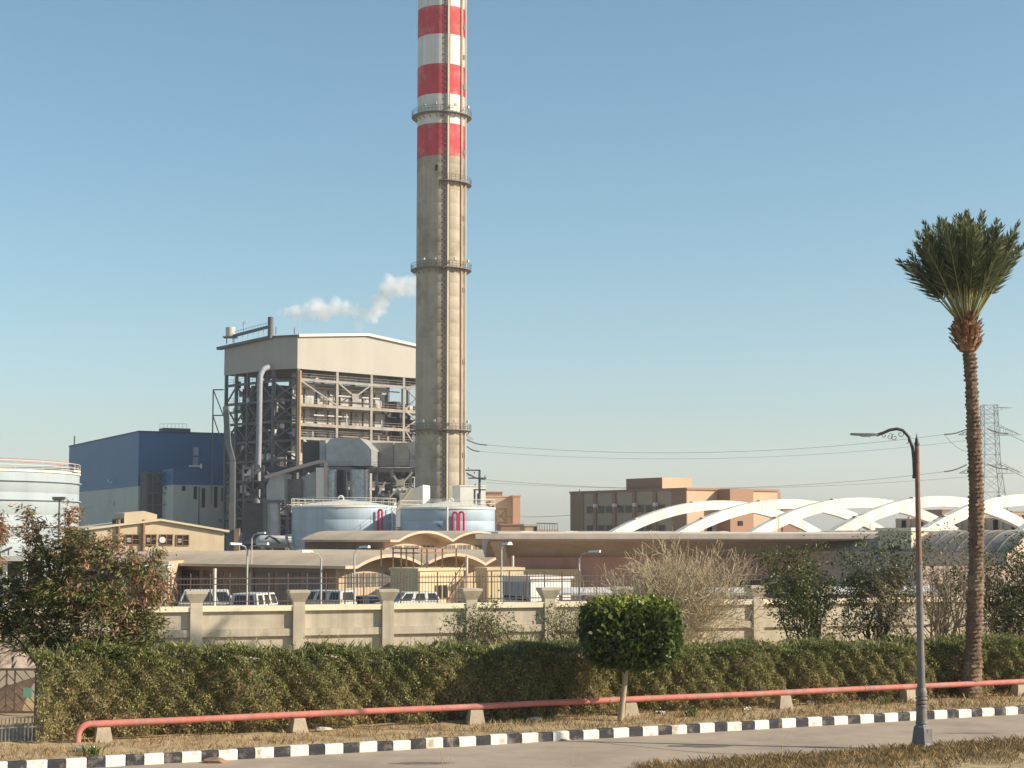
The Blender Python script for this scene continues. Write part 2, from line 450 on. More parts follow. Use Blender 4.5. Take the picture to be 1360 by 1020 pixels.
# green weeds along the strip near kerb
gw = leafmat('weed_green', [(0, (.10, .15, .04)), (1, (.22, .24, .08))], .3)
for px, py, s_, lab in ((122, 1003, .55, 'small green weed growing between kerb blocks near the pipe bend'), (918, 952, .6, 'spiky green weed on the strip right of the clipped tree'), (1176, 935, .6, 'green weed tuft by the pipe left of the lamp post')):
    b = on(px, py); k = 60
    r_ = thing('weed', lab, 'weed', b, 'green weeds on the planting strip')
    blades('blade', np.array(b)[None] + RNG.normal(size=(k, 3)) * np.array([.08, .08, 0]), (.2 + .35 * RNG.random(k)) * s_, .03, gw, r_, RNG.random(k), 1.0)

# ================================================================== HEDGE
m_twigcore = mat('hedge_twigs', (.17, .125, .07), .95, .4, 3, .8, 9)
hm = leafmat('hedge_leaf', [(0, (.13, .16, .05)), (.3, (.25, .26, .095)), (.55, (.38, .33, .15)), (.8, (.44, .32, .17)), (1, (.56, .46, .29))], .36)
H0, H1, HD = -1.0, 36.0, 1.9               # along the pipe line
def hfront(t): return .62 + .16 * np.sin(t * .9) + .10 * np.sin(t * 2.3 + 1)
def htop(t): return VZ + np.interp(t, [-1.2, 0, 3, 6, 9, 13, 17, 22, 28, 36], [2.1, 2.35, 2.2, 2.08, 1.98, 2.02, 1.86, 1.78, 1.72, 1.7]) + .07 * np.sin(t * 1.9) + .05 * np.sin(t * 4.7)
hedge = thing('hedge', 'long clipped green and brown hedge behind the red pipe', 'hedge', PL(12))
# twiggy core
NT, prof_n = 150, 9
cm = MB()
for i in range(NT + 1):
    t = lerp(H0 + .25, H1 - .2, i / NT); f0 = float(hfront(t)) + .32; tp = float(htop(t)) - .26
    ring = [(f0, VZ - .05), (f0, VZ + .5), (f0, tp - .45), (f0 + .14, tp - .12), (f0 + .5, tp), (f0 + HD - .5, tp), (f0 + HD - .15, tp - .2), (f0 + HD - .05, VZ + .5), (f0 + HD - .05, VZ - .05)]
    for (o_, z_) in ring:
        p = PL(t, o_ + random.uniform(-.06, .06), z_ + random.uniform(-.05, .05)); cm.v.append(tuple(p))
for i in range(NT):
    for j in range(prof_n - 1):
        a = i * prof_n + j; cm.f.append((a, a + prof_n, a + prof_n + 1, a + 1))
cm.f.append(tuple(range(prof_n))); cm.f.append(tuple(NT * prof_n + k for k in reversed(range(prof_n))))
tag(cm.build('branches', m_twigcore, hedge), kind='stuff')
def hedge_pts(n):
    t = RNG.uniform(H0, H1, n); u = RNG.random(n)
    f0 = hfront(t); tp = htop(t)
    hgt = tp - VZ
    front = u < .60
    z = np.where(front, VZ + .03 + (hgt - .03) * RNG.random(n), tp + 0 * t)
    off = np.where(front, f0, f0 + HD * RNG.random(n))
    # lumpy surface
    lump = .10 * np.sin(t * 3.1 + z * 2.0) + .08 * np.sin(t * 6.7 - z * 5.1) + .06 * np.sin(t * 11 + z * 9)
    dep = RNG.random(n) ** 1.8 * .2
    off = np.where(front, off + lump + dep, off); z = np.where(front, z, z + lump * .6 - dep + .05)
    # rounded shoulder
    sh = np.clip((z - (tp - .35)) / .35, 0, 1); off = np.where(front, off + sh ** 2 * .22, off)
    end = t < H0 + .35
    p = np.array([PA.x, PA.y, 0])[None] + np.outer(t, np.array(PU)) + np.outer(off, np.array(PN)); p[:, 2] = z
    rel = np.clip((z - VZ) / hgt, 0, 1)
    return p, rel, t
p, rel, t = hedge_pts(150000)
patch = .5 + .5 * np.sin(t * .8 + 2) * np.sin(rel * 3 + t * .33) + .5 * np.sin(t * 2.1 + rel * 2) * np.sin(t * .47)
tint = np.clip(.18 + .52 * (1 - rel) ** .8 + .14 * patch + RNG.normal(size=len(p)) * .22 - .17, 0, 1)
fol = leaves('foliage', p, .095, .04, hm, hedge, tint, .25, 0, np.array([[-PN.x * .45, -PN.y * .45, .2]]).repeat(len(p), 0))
# upright sprigs on top
ns = 5200; t = RNG.uniform(H0, H1, ns); off = hfront(t) + .1 + RNG.random(ns) * HD * .9
b_ = np.array([PA.x, PA.y, 0])[None] + np.outer(t, np.array(PU)) + np.outer(off, np.array(PN)); b_[:, 2] = htop(t) - .05
blades('sprig', b_, .12 + .24 * RNG.random(ns) ** 2, .02, hm, hedge, np.clip(RNG.random(ns) * .6, 0, 1), .8)

# longer new shoots that escaped the clipping
ns = 420; t = RNG.uniform(H0, H1, ns); off = hfront(t) + .1 + RNG.random(ns) * HD * .8
b_ = np.array([PA.x, PA.y, 0])[None] + np.outer(t, np.array(PU)) + np.outer(off, np.array(PN)); b_[:, 2] = htop(t) - .1
hh_ = .18 + .38 * RNG.random(ns) ** 2; ln_ = RNG.normal(size=(ns, 2)) * .12
sg = [(tuple(q), (q[0] + l[0], q[1] + l[1], q[2] + h_), .008, .004) for q, l, h_ in zip(b_, ln_, hh_)]
tag(twig_mesh('shoot_stems', sg, m_twigcore, hedge), kind='stuff')
k = 9; f = np.tile(np.linspace(.25, 1.05, k), ns)
pp = np.repeat(b_, k, 0); pp[:, 2] += np.repeat(hh_, k) * f; pp[:, :2] += np.repeat(ln_, k, 0) * f[:, None]; pp += RNG.normal(size=pp.shape) * .03
leaves('shoot_leaves', pp, .085, .03, hm, hedge, np.clip(RNG.random(len(pp)) * .4, 0, 1), .4)

# ================================================================== CLIPPED TREE (topiary)
m_bark = mat('grey_bark', (.40, .32, .22), .9, .2, 5, .6, 20)
m_barkd = mat('dark_bark', (.13, .09, .06), .95, .25, 5, .6, 20)
tb = on(824, 957); TY = tb.y
root = thing('clipped_tree', 'small tree clipped to a rounded block, whitewashed trunk, in front of the hedge', 'tree', tb)
MB().tube([P(824, 960, TY), P(827, 930, TY), P(830, 905, TY), P(831, 880, TY), P(833, 850, TY + .05)], [.105, .085, .08, .085, .07], 10).build('trunk', m_bark, root, True)
sg, tp = [], []
for k in range(9):
    grow(sg, tp, P(832, 876, TY), Vector((random.uniform(-1, 1), random.uniform(-1, 1), .7)).normalized(), .7, .04, 2, .6)
twig_mesh('branch', sg, m_barkd, root)
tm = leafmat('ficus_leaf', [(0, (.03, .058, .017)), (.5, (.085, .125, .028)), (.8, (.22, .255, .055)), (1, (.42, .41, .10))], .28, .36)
cc = P(837, 840, TY); hx, hy, hz = 1.27, 1.18, .84
n = 9000
nt_ = 680                                                                            # leaf tufts over a rounded block
def block_dirs(k):
    q = RNG.normal(size=(k, 3)); q /= np.max(np.abs(q), axis=1)[:, None]
    return q / ((np.abs(q) ** 6).sum(1) ** (1 / 6))[:, None]
q = block_dirs(nt_); und = q[:, 2] < -.3
q[:, :2] *= np.where(und, 1 - .26 * (-(q[:, 2] + .3)), 1)[:, None]
rad = .93 + .07 * RNG.random(nt_)
tc = q * rad[:, None] * np.array([hx, hy, hz]) + np.array(cc)
per = 24
ctr = np.repeat(tc, per, 0) + RNG.normal(size=(nt_ * per, 3)) * .095
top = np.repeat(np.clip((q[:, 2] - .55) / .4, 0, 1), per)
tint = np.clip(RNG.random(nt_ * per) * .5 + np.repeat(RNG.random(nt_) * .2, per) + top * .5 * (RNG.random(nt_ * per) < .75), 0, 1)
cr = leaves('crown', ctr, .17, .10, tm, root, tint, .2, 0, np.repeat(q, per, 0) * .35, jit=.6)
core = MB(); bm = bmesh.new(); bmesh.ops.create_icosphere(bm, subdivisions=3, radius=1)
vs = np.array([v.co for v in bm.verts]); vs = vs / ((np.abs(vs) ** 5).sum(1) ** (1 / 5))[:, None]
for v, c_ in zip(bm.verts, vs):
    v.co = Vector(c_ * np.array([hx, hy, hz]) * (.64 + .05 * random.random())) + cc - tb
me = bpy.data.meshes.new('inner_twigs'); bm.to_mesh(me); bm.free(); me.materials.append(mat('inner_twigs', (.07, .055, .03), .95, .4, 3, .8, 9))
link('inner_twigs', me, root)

# ================================================================== DATE PALM
pb = PL(28.6, .45); PY = pb.y + .0
root = thing('date_palm', 'tall date palm with trimmed upright crown rising from the hedge', 'palm tree', pb)
m_ptr = mat('palm_trunk', (.155, .10, .068), .95, .4, 3.0, .8, 16, col2=(.23, .165, .11), c2scale=2.0)
tpx = [(1288, 925), (1291, 890), (1293, 850), (1296, 780), (1297, 700), (1296, 640), (1293, 570), (1290, 510), (1287, 470), (1285, 440)]
trad = [.37, .31, .27, .25, .235, .225, .205, .195, .188, .20]
c_pts = [P(x, y, PY) for x, y in tpx]; zs = [p.z for p in c_pts]
def pal(z): return Vector((np.interp(z, zs, [p.x for p in c_pts]), PY, z)), float(np.interp(z, zs, trad))
m = MB(); z = zs[0]; ring = []; nn = 18; row = 0
zz = np.arange(zs[0], zs[-1], .07)
for j, z in enumerate(zz):
    c, r = pal(z); r *= 1 + .05 * math.sin(z * 2.3) + .04 * math.sin(z * 5.1 + 1) + random.uniform(-.03, .03)
    for k in range(nn):
        a = 2 * math.pi * (k + .5 * (j // 2 % 2)) / nn
        bumpv = (.042 if j % 2 == 0 else -.012) * (.1 + 1.3 * random.random()) * (1.3 if ((k + j // 2) % 2) else .45)
        m.v.append((c.x + (r + bumpv) * math.cos(a), c.y + (r + bumpv) * math.sin(a), z + random.uniform(-.02, .02)))
for j in range(len(zz) - 1):
    for k in range(nn):
        k2 = (k + 1) % nn; m.f.append((j * nn + k, j * nn + k2, (j + 1) * nn + k2, (j + 1) * nn + k))
m.build('trunk', m_ptr, root)
# old leaf bases under the crown
ctop = P(1284, 437, PY)
m_boot = mat('leaf_base', (.20, .105, .06), .9, .4, 9, .4, 20, col2=(.33, .2, .11), c2scale=7)
for k in range(150):
    hz_ = random.random(); a = random.uniform(0, 2 * math.pi)
    c = ctop + Vector((0, 0, -.75 + 1.05 * hz_)); r0 = .24 + .17 * math.sin(math.pi * min(1, hz_ * .95 + .15))
    o_ = Vector((math.cos(a), math.sin(a), 0))
    b = MB(); p0 = c + o_ * (r0 - .1); p1 = c + o_ * (r0 + .04 + .16 * random.random()) + Vector((random.uniform(-.06, .06), random.uniform(-.06, .06), .16 + .2 * random.random()))
    s_ = Vector((-o_.y, o_.x, 0))
    b.add([p0 - s_ * .085, p0 + s_ * .085, p0 + s_ * .07 + o_ * .07, p0 - s_ * .07 + o_ * .07, p1 - s_ * .035, p1 + s_ * .035, p1 + s_ * .03 + o_ * .03, p1 - s_ * .03 + o_ * .03],
          [(0, 3, 2, 1), (4, 5, 6, 7), (0, 1, 5, 4), (1, 2, 6, 5), (2, 3, 7, 6), (3, 0, 4, 7)])
    b.build('leaf_base', m_boot, root)
MB().lathe([(.02, -.85), (.27, -.75), (.36, -.3), (.33, .1), (.15, .35), (.02, .45)], 14, ctop).build('crown_base', m_boot, root, True)
pm = leafmat('palm_leaflet', [(0, (.055, .078, .036)), (.5, (.105, .13, .06)), (.85, (.20, .21, .10)), (1, (.40, .35, .17))], .25, .45)
m_rach = mat('palm_rachis', (.30, .29, .13), .7, .15, 4)
def frond(L, arch, seed, parent, base, az, el):
    """one feather leaf: midrib with leaflets; el = angle from vertical at the base"""
    rs = np.random.default_rng(seed)
    o_ = Vector((math.cos(az), math.sin(az), 0)); up = Vector((0, 0, 1)); s_ = Vector((-o_.y, o_.x, 0))
    pts = []; p = Vector(base); th = el; N_ = 22
    for i in range(N_ + 1):
        pts.append(p.copy()); th_ = th + arch * (i / N_) ** 2
        p = p + (o_ * math.sin(th_) + up * math.cos(th_)) * L / N_
    rad = [.035 * (1 - .85 * i / N_) for i in range(N_ + 1)]
    fr = MB().tube(pts, rad, 4).build('frond', m_rach, parent)
    vs, tn = [], []
    for i in range(130):
        f = .36 + .64 * i / 130; side = -1 if i % 2 else 1
        x = f * N_; k = min(int(x), N_ - 1); q = pts[k].lerp(pts[k + 1], x - k)
        d = (pts[k + 1] - pts[k]).normalized(); nr = d.cross(s_).normalized()
        ll = (.50 * math.sin(math.pi * min(1, (f - .15) / .85 * .8 + .16)) + .10) * (.8 + .4 * rs.random())
        dirv = (d * (.8 + .35 * f) + s_ * side * (.66 - .28 * f) + nr * (rs.random() * 1.1 - .5) + Vector((0, 0, -.10))).normalized()
        w_ = d.cross(dirv).normalized().cross(dirv).normalized() * .02
        tip = q + dirv * ll
        vs += [q - w_, q + dirv * ll * .45 - w_ * 1.3, tip, q + dirv * ll * .45 + w_ * 1.3]
        tn += [min(1, max(0, rs.random() * .75 + (.35 if (f > .8 and rs.random() < .3) else 0)))] * 4
    off = root_loc(parent)
    me = rawmesh('leaflets', np.array([tuple(v - off) for v in vs]), np.arange(len(vs)).reshape(-1, 4), pm, np.array(tn))
    link('leaflets', me, fr)
for k in range(60):
    az = 2.399 * k + random.uniform(-.3, .3); u = (k + .5) / 60
    el = R(2 + 36 * u ** .75) + random.uniform(-.07, .07)
    L = random.uniform(3.5, 4.3) * (1 - .18 * u) * (.95 if math.cos(az) > 0 else 1.0)
    frond(L, random.uniform(-.12, .16), 100 + k, root, ctop + Vector((math.cos(az) * .13, math.sin(az) * .13, .1)), az, el)
frond(2.9, .35, 777, root, ctop + Vector((-.15, -.1, .1)), R(188), R(36))

# ================================================================== STREET LAMP IN FRONT
lb = G(1225, 996)
LY = lb.y
root = thing('street_lamp', 'tall grey street lamp with fluted foot and scrolled arm on the near verge', 'street lamp', lb)
m_iron = mat('grey_lamp_paint', (.155, .14, .14), .55, .2, 4, .1, 20, spec=.4, col2=(.20, .165, .14), c2scale=3)
m_rust = mat('rusty_pole_paint', (.23, .125, .085), .7, .3, 4, .15, 20, col2=(.17, .11, .09), c2scale=2.5)
m_irond = mat('dark_iron', (.05, .05, .055), .5, .2, 4, spec=.4)
def lz(py): return Zp(py, LY)
def lx(py): return X(lerp(1225, 1217.5, (996 - py) / (996 - 578)), LY, py)
def lp(py): return Vector((lx(py), LY, lz(py)))
b0 = lp(996)
MB().box((lb.x + .08, LY, -.03), (1.0, .75, .12), .2).build('plinth', m_conc, root)
# octagonal flared foot
m = MB(); m.lathe([(.30, .085), (.30, .14), (.27, .20), (.235, .42), (.215, .56), (.20, .60), (.165, .63), (.15, .66)], 8, (b0.x, LY, 0)); m.build('foot', m_iron, root)
MB().box((b0.x + .16, LY - .145, .2), (.16, .02, .34), R(30)).build('access_panel', m_iron, root)
m = MB(); m.lathe([(.15, .66), (.165, .69), (.15, .73), (.14, .9), (.135, 1.1)], 16, (b0.x, LY, 0)); m.build('lower_shaft', m_iron, root, True)
for zc in (1.12, 1.22, 1.32):
    c = Vector((lx(996 - zc / .0195), LY, zc)); MB().lathe([(.10, -.05), (.15, -.03), (.16, 0), (.15, .03), (.10, .05)], 16, c).build('collar', m_iron, root, True)
c = Vector((lx(930), LY, 1.36)); MB().lathe([(.10, 0), (.145, .02), (.15, .14), (.13, .2), (.12, .24)], 16, c).build('neck', m_iron, root, True)
m = MB(); m.tube([Vector((lx(928), LY, 1.3)), lp(850), lp(747)], [.108, .095, .085], 16); m.build('shaft', m_iron, root, True)
MB().tube([lp(749), lp(745)], .105, 16).build('shaft_joint', m_iron, root, True)
MB().tube([lp(745), lp(665), lp(664), lp(592)], [.075, .07, .066, .06], 14).build('upper_pole', m_rust, root, True)
MB().lathe([(.068, 0), (.075, .05), (.045, .12), (.05, .16), (.02, .22), (.004, .34)], 10, lp(592)).build('finial', m_irond, root, True)
def la(px, py): return P(px, py, LY)
arm = [la(1214.5, 634), la(1213.5, 610), la(1212, 595), la(1207, 580), la(1199, 571.5), la(1191, 569.5), la(1182, 571), la(1173, 575), la(1164, 578)]
ao = MB().tube(arm, [.042] * 9, 10).build('arm', m_irond, root, True)
for py in (633, 614):
    MB().tube([la(1212, py), la(1220.5, py)], .05, 8).build('clamp', m_irond, root, True)
def scroll(cx, cy, r, a0, turns):
    pts = []
    for k in range(26):
        f = k / 25; a = a0 + turns * 2 * math.pi * f; rr_ = r * (1 - .75 * f); pts.append(la(cx + rr_ * math.cos(a), cy + rr_ * math.sin(a)))
    MB().tube(pts, .009, 5).build('scroll', m_irond, ao)
for a in ((1196, 576.5, 5, -2.0, 1.2), (1188, 581, 4.5, -1.8, -1.1), (1181.5, 580, 4.5, -1.6, 1.1), (1174.5, 578.5, 3.5, -1.4, -1.0), (1203, 588, 5, -1.0, .3)): scroll(*a)
lum = MB(); hd = []
for (px, w_, h_) in ((1166, .05, .045), (1160, .08, .07), (1153, .10, .075), (1146, .11, .065), (1130, .10, .05)):
    hd.append((la(px, 577.3 if px > 1140 else 576.5), w_, h_))
for p, w_, h_ in hd: lum.v += [(p.x, p.y - w_, p.z - h_ * .5), (p.x, p.y + w_, p.z - h_ * .5), (p.x, p.y + w_ * .8, p.z + h_ * .5), (p.x, p.y - w_ * .8, p.z + h_ * .5)]
for i in range(len(hd) - 1):
    for k in range(4): lum.f.append((i * 4 + k, i * 4 + (k + 1) % 4, (i + 1) * 4 + (k + 1) % 4, (i + 1) * 4 + k))
lum.f += [(0, 1, 2, 3), tuple((len(hd) - 1) * 4 + k for k in (3, 2, 1, 0))]
lo = lum.build('luminaire', mat('lamp_head', (.10, .10, .11), .45, .1, 3, spec=.4), root, True)
m_glass = mat('lamp_glass', (.55, .57, .56), .15, .05, 3, spec=.5)
g_ = la(1150, 577); MB().box((g_.x, g_.y, g_.z - .062), (.24, .16, .035)).build('lens', m_glass, lo)

# ================================================================== BOUNDARY WALL
m_wall = mat('cream_render', (.56, .49, .38), .92, .13, 1.2, .25, 22, streak=.26, col2=(.44, .375, .28), c2scale=.5, c2lo=.52, c2hi=.75)
m_cope = mat('coping_paint', (.82, .74, .53), .85, .08, 1.5, .15, 15)
WZ0, WZ1 = 62.0, 68.5
W0 = Vector((X(264, WZ0), WZ0, 0)); W1 = Vector((X(1003, WZ1), WZ1, 0))
WU = (W1 - W0).normalized(); WN = Vector((-WU.y, WU.x, 0)); wang = math.atan2(WU.y, WU.x)
def wt(px):
    k = (px - CX) / FPX       # solve X = k*Y on the wall line
    return (k * W0.y - W0.x) / (WU.x - k * WU.y)
pil = [wt(p_) for p_ in (-20, 120, 264, 399, 516, 626, 729, 827, 918, 1003, 1088, 1172, 1256, 1340, 1425)]
wall = thing('boundary_wall', 'cream rendered boundary wall with flared pillar caps behind the hedge', 'wall', W0)
def WP(t, off, z): return W0 + WU * t + WN * off + Vector((0, 0, z))
WH = 2.9
for i, t in enumerate(pil):
    s_ = .225; d_ = .16
    p0 = MB().obox(WP(t - s_, -d_, 0), WU * 2 * s_, WN * .5, (0, 0, WH - .02)).build('pillar', m_wall, wall)
    nk = MB()
    vs = []
    for (a, z) in ((.22, WH - .02), (.22, WH + .12), (.39, WH + .46), (.39, WH + .55)):
        c = WP(t, .09, z)
        vs += [c - WU * a - WN * a, c + WU * a - WN * a, c + WU * a + WN * a, c - WU * a + WN * a]
    fs = [(3, 2, 1, 0), (12, 13, 14, 15)]
    for j in range(3):
        for k in range(4): fs.append((j * 4 + k, j * 4 + (k + 1) % 4, (j + 1) * 4 + (k + 1) % 4, (j + 1) * 4 + k))
    nk.add(vs, fs).build('pillar_cap', m_wall, p0)
    if i + 1 < len(pil):
        a, b = t + s_ + .004, pil[i + 1] - s_ - .004; L = b - a
        MB().obox(WP(a, .03, 0), WU * L, WN * .2, (0, 0, WH - 1.15)).build('lower_panel', m_wall, wall)
        MB().obox(WP(a, -.09, WH - 1.146), WU * L, WN * .3, (0, 0, .27)).build('rail', m_wall, wall)
        MB().obox(WP(a, .012, WH - .872), WU * L, WN * .2, (0, 0, .66)).build('upper_panel', m_wall, wall)
        MB().obox(WP(a, -.12, WH - .208), WU * L, WN * .46, (0, 0, .2)).build('coping', m_cope, wall)

# ================================================================== TREES AND SHRUBS BY THE WALL
def shrub(name, label, px, pyb, Y, tips_spec, leafm, ln, wd, per, clr, m_b=None, cat='shrub', r0=.05, up=.25, down=0., tintf=None, depth=3, stems=6, hgt=1.6, spread=.5, jit=.5, fill=None, group=None):
    b = Vector((X(px, Y), Y, VZ))
    root = thing(name, label, cat, b, group)
    sg, tp = [], []
    for k in range(stems):
        grow(sg, tp, b + Vector((random.uniform(-.25, .25), random.uniform(-.2, .2), -.05)), Vector((random.uniform(-.7, .7) * tips_spec, random.uniform(-.5, .5) * tips_spec, 1)).normalized(), hgt * random.uniform(.35, .5), r0, depth, spread, (2, 3), up, .72)
    twig_mesh('branch', sg, m_b or m_barkd, root, 4)
    if leafm:
        tp = np.array(tp); k = np.repeat(tp, per, 0) + RNG.normal(size=(len(tp) * per, 3)) * clr
        tn = np.clip(RNG.random(len(k)) * .6 + (RNG.normal(size=len(tp)) * .16 + .15).repeat(per), 0, 1) if tintf is None else tintf(k)
        leaves('foliage', k, ln, wd, leafm, root, tn, .15, down, jit=jit)
    return root
lm1 = leafmat('shrub_leaf', [(0, (.08, .11, .036)), (.5, (.18, .20, .08)), (.8, (.32, .26, .15)), (1, (.44, .29, .21))], .25)
lm2 = leafmat('dark_leaf', [(0, (.035, .065, .02)), (.55, (.09, .12, .036)), (.85, (.19, .17, .07)), (1, (.30, .16, .08))], .2, .42)
shrub('wall_shrub', 'loose grey green shrub with pinkish dry leaves in front of the wall', 640, 870, 56.5, .9, lm1, .085, .05, 9, .13, None, tintf=lambda k: np.clip(.95 - (k[:, 2] - 1.2) * .42 + RNG.normal(size=len(k)) * .25, 0, 1), stems=13, hgt=2.5, spread=.55)
shrub('wall_shrub', 'thin pale green shrub beside the left of the clipped tree', 752, 870, 56.5, .6, lm1, .08, .045, 8, .12, None, stems=9, hgt=2.4, tintf=lambda k: np.clip(.45 + RNG.normal(size=len(k)) * .25, 0, 1), spread=.5)
shrub('leafy_tree', 'dark green leafy tree against the wall left of the lamp post', 1075, 860, 62.5, .75, lm2, .125, .055, 24, .19, None, 'tree', stems=8, hgt=3.9, spread=.55)
shrub('leafy_tree', 'second dark leafy tree close behind the lamp post', 1155, 860, 62.8, .6, lm2, .125, .055, 24, .18, None, 'tree', stems=7, hgt=4.3, spread=.5)
shrub('leafy_tree', 'dense dark shrub tree at the photo right edge behind the palm', 1345, 860, 62.5, .9, lm2, .12, .055, 30, .2, None, 'tree', stems=11, hgt=4.4, spread=.6)
m_bare = mat('bare_branch', (.33, .25, .165), .9, .2, 4)
shrub('bare_tree', 'leafless tan branched tree between lamp post and palm', 1238, 860, 62.0, 1.3, lm2, .10, .05, 1, .1, m_bare, 'tree', r0=.06, stems=13, hgt=4.4, spread=.42, up=.12, depth=4)
# pale twiggy dry bush
b = Vector((X(888, 60.0), 60.0, VZ)); root = thing('dry_bush', 'large pale twiggy half dry bush behind the clipped tree', 'bush', b)
m_twig = mat('pale_twig', (.45, .37, .24), .9, .22, 3)
sg, tp = [], []
for k in range(58):
    a = random.uniform(0, 2 * math.pi); sp = random.uniform(.02, .95)
    grow(sg, tp, b + Vector((random.uniform(-.3, .3), random.uniform(-.3, .3), 0)), Vector((math.cos(a) * sp, math.sin(a) * sp, 1)).normalized(), random.uniform(1.55, 2.05), .028, 4, .40, (2, 2), .04, .72, .15)
sg = [s for s in sg if s[0][2] > .1]
sg = [(a, c, max(r1, .009), max(r2, .0075)) for a, c, r1, r2 in sg]
twig_mesh('branch', sg, m_twig, root)
tp = np.array(tp); tp = tp[RNG.random(len(tp)) < .8]
kk = np.repeat(tp, 2, 0) + RNG.normal(size=(len(tp) * 2, 3)) * .12
leaves('foliage', kk, .06, .02, leafmat('dry_bush_leaf', [(0, (.22, .22, .10)), (.6, (.38, .32, .17)), (1, (.50, .40, .25))], .25), root, RNG.random(len(kk)), .3)

# ---- big flowering-tipped tree at the left
lt = leafmat('reddening_leaf', [(0, (.055, .075, .022)), (.35, (.14, .155, .045)), (.6, (.23, .20, .08)), (.8, (.32, .21, .12)), (1, (.44, .23, .155))], .25)
LTY = 46.0
def clump_tree(name, label, trunk_px, blobs, n_per, lmat, ln, wd, Y, rb=.09, tipred=True):
    b = Vector((X(trunk_px[0][0], Y), Y, VZ)); root = thing(name, label, 'tree', b)
    pts = [P(x, y, Y) for x, y in trunk_px]; pts[0].z = VZ - .1
    MB().tube(pts, [lerp(rb, rb * .5, i / (len(pts) - 1)) for i in range(len(pts))], 8).build('trunk', m_barkd, root, True)
    sg = []; cs, tn, od = [], [], []
    for (px, py, rx, rz, dy, red, droop) in blobs:
        c = np.array(P(px, py, Y + dy)); s = Y / FPX
        j = min(range(len(pts)), key=lambda i: (pts[i] - Vector(c)).length); a0 = pts[max(0, j - 1)]
        mid = (a0 + Vector(c)) / 2 + Vector((0, 0, .15)); sg.append((tuple(a0), tuple(mid), .05, .035)); sg.append((tuple(mid), tuple(c), .035, .015))
        # sprays: drooping sprigs of leaves around the blob
        nsp = int(n_per * rx * rz / 400)
        for _ in range(nsp):
            d = RNG.normal(size=3); d /= np.linalg.norm(d); r = RNG.random() ** .45
            e = c + d * np.array([rx * s, min(rx, rz) * s * .9, rz * s]) * r
            sg.append((tuple(c + (e - c) * .45), tuple(e), .010, .005))
            dr = np.array([d[0] * .5 + RNG.normal() * .4, d[1] * .5 + RNG.normal() * .4, .5 - droop])
            k = 16; L = .42
            f = RNG.random(k)[:, None]
            cs.append(e + dr / np.linalg.norm(dr) * L * (f - .2) + RNG.normal(size=(k, 3)) * .07)
            od.append(np.repeat((dr / np.linalg.norm(dr))[None], k, 0))
            isred = RNG.random() < red
            tn.append(np.clip((.86 if isred else .30 + .1 * RNG.normal()) + RNG.normal(size=k) * .13, 0, 1))
    twig_mesh('branch', sg, m_barkd, root)
    leaves('crown', np.concatenate(cs), ln, wd, lmat, root, np.concatenate(tn), .0, .25, np.concatenate(od))
    return root
blobs = [  # px, py, rx, rz, dy, red share, droop
    (88, 705, 13, 26, 0, .55, .5), (45, 715, 14, 30, .2, .3, .5), (40, 690, 9, 14, 0, .5, .6), (70, 745, 40, 28, 0, .12, .4), (110, 735, 30, 34, -.2, .25, .6),
    (150, 725, 14, 18, 0, .6, .6), (165, 755, 34, 34, 0, .45, .7), (205, 745, 13, 26, .2, .35, .7), (205, 785, 24, 24, .1, .6, .8),
    (30, 790, 48, 38, .3, .04, .4), (85, 790, 45, 40, -.3, .12, .5), (130, 800, 40, 38, -.5, .25, .7), (175, 815, 38, 30, -.2, .35, .7),
    (0, 830, 45, 30, .2, .02, .4), (60, 840, 45, 32, -.3, .05, .4), (120, 850, 45, 34, -.6, .18, .6), (180, 855, 34, 26, -.4, .05, .4), (-30, 790, 30, 45, .6, .1, .4), (96, 682, 10, 14, 0, .8, .4), (36, 674, 7, 10, 0, .7, .5), (190, 835, 25, 20, 0, .1, .3)]
clump_tree('reddening_tree', 'bushy tree with drooping reddish leaf tips over the gate', [(70, 985), (62, 930), (55, 890), (48, 855), (60, 820), (75, 780), (88, 720)], blobs, 36, lt, .16, .04, LTY)
clump_tree('reddening_tree', 'reddish drooping branch tips of a tree entering at the left photo edge', [(-60, 990), (-55, 900), (-45, 800), (-30, 720)], [(-4, 700, 10, 20, 0, .85, .8), (-12, 715, 14, 18, 0, .6, .6), (-45, 740, 40, 50, 0, .2, .5)], 50, lt, .155, .042, 44.0)

# ================================================================== GATE AND LOW FENCE AT THE LEFT
m_gatew = mat('gate_sheet', (.58, .51, .40), .85, .1, 2, .1)
m_gbar = mat('gate_bar', (.17, .12, .085), .7, .25, 4)
GY = 50.0
root = thing('metal_gate', 'brown steel gate of herringbone bars behind the low railing', 'gate', (X(25, GY), GY, VZ))
def gp(px, py, dy=0.0): return P(px, py, GY + dy)
gz0, gz1 = VZ + .05, Zp(889, GY)
gx0, gx1 = X(-60, GY), X(58, GY)
MB().beam((gx0, GY, gz1), (gx1, GY, gz1), .07, .07).build('top_rail', m_gbar, root)
MB().beam((gx0, GY, gz0 + .04), (gx1, GY, gz0 + .04), .07, .07).build('bottom_rail', m_gbar, root)
for px in (-60, -22, 14, 25, 58): MB().beam((X(px, GY), GY, gz0), (X(px, GY), GY, gz1 - .04), .045).build('stile', m_gbar, root)
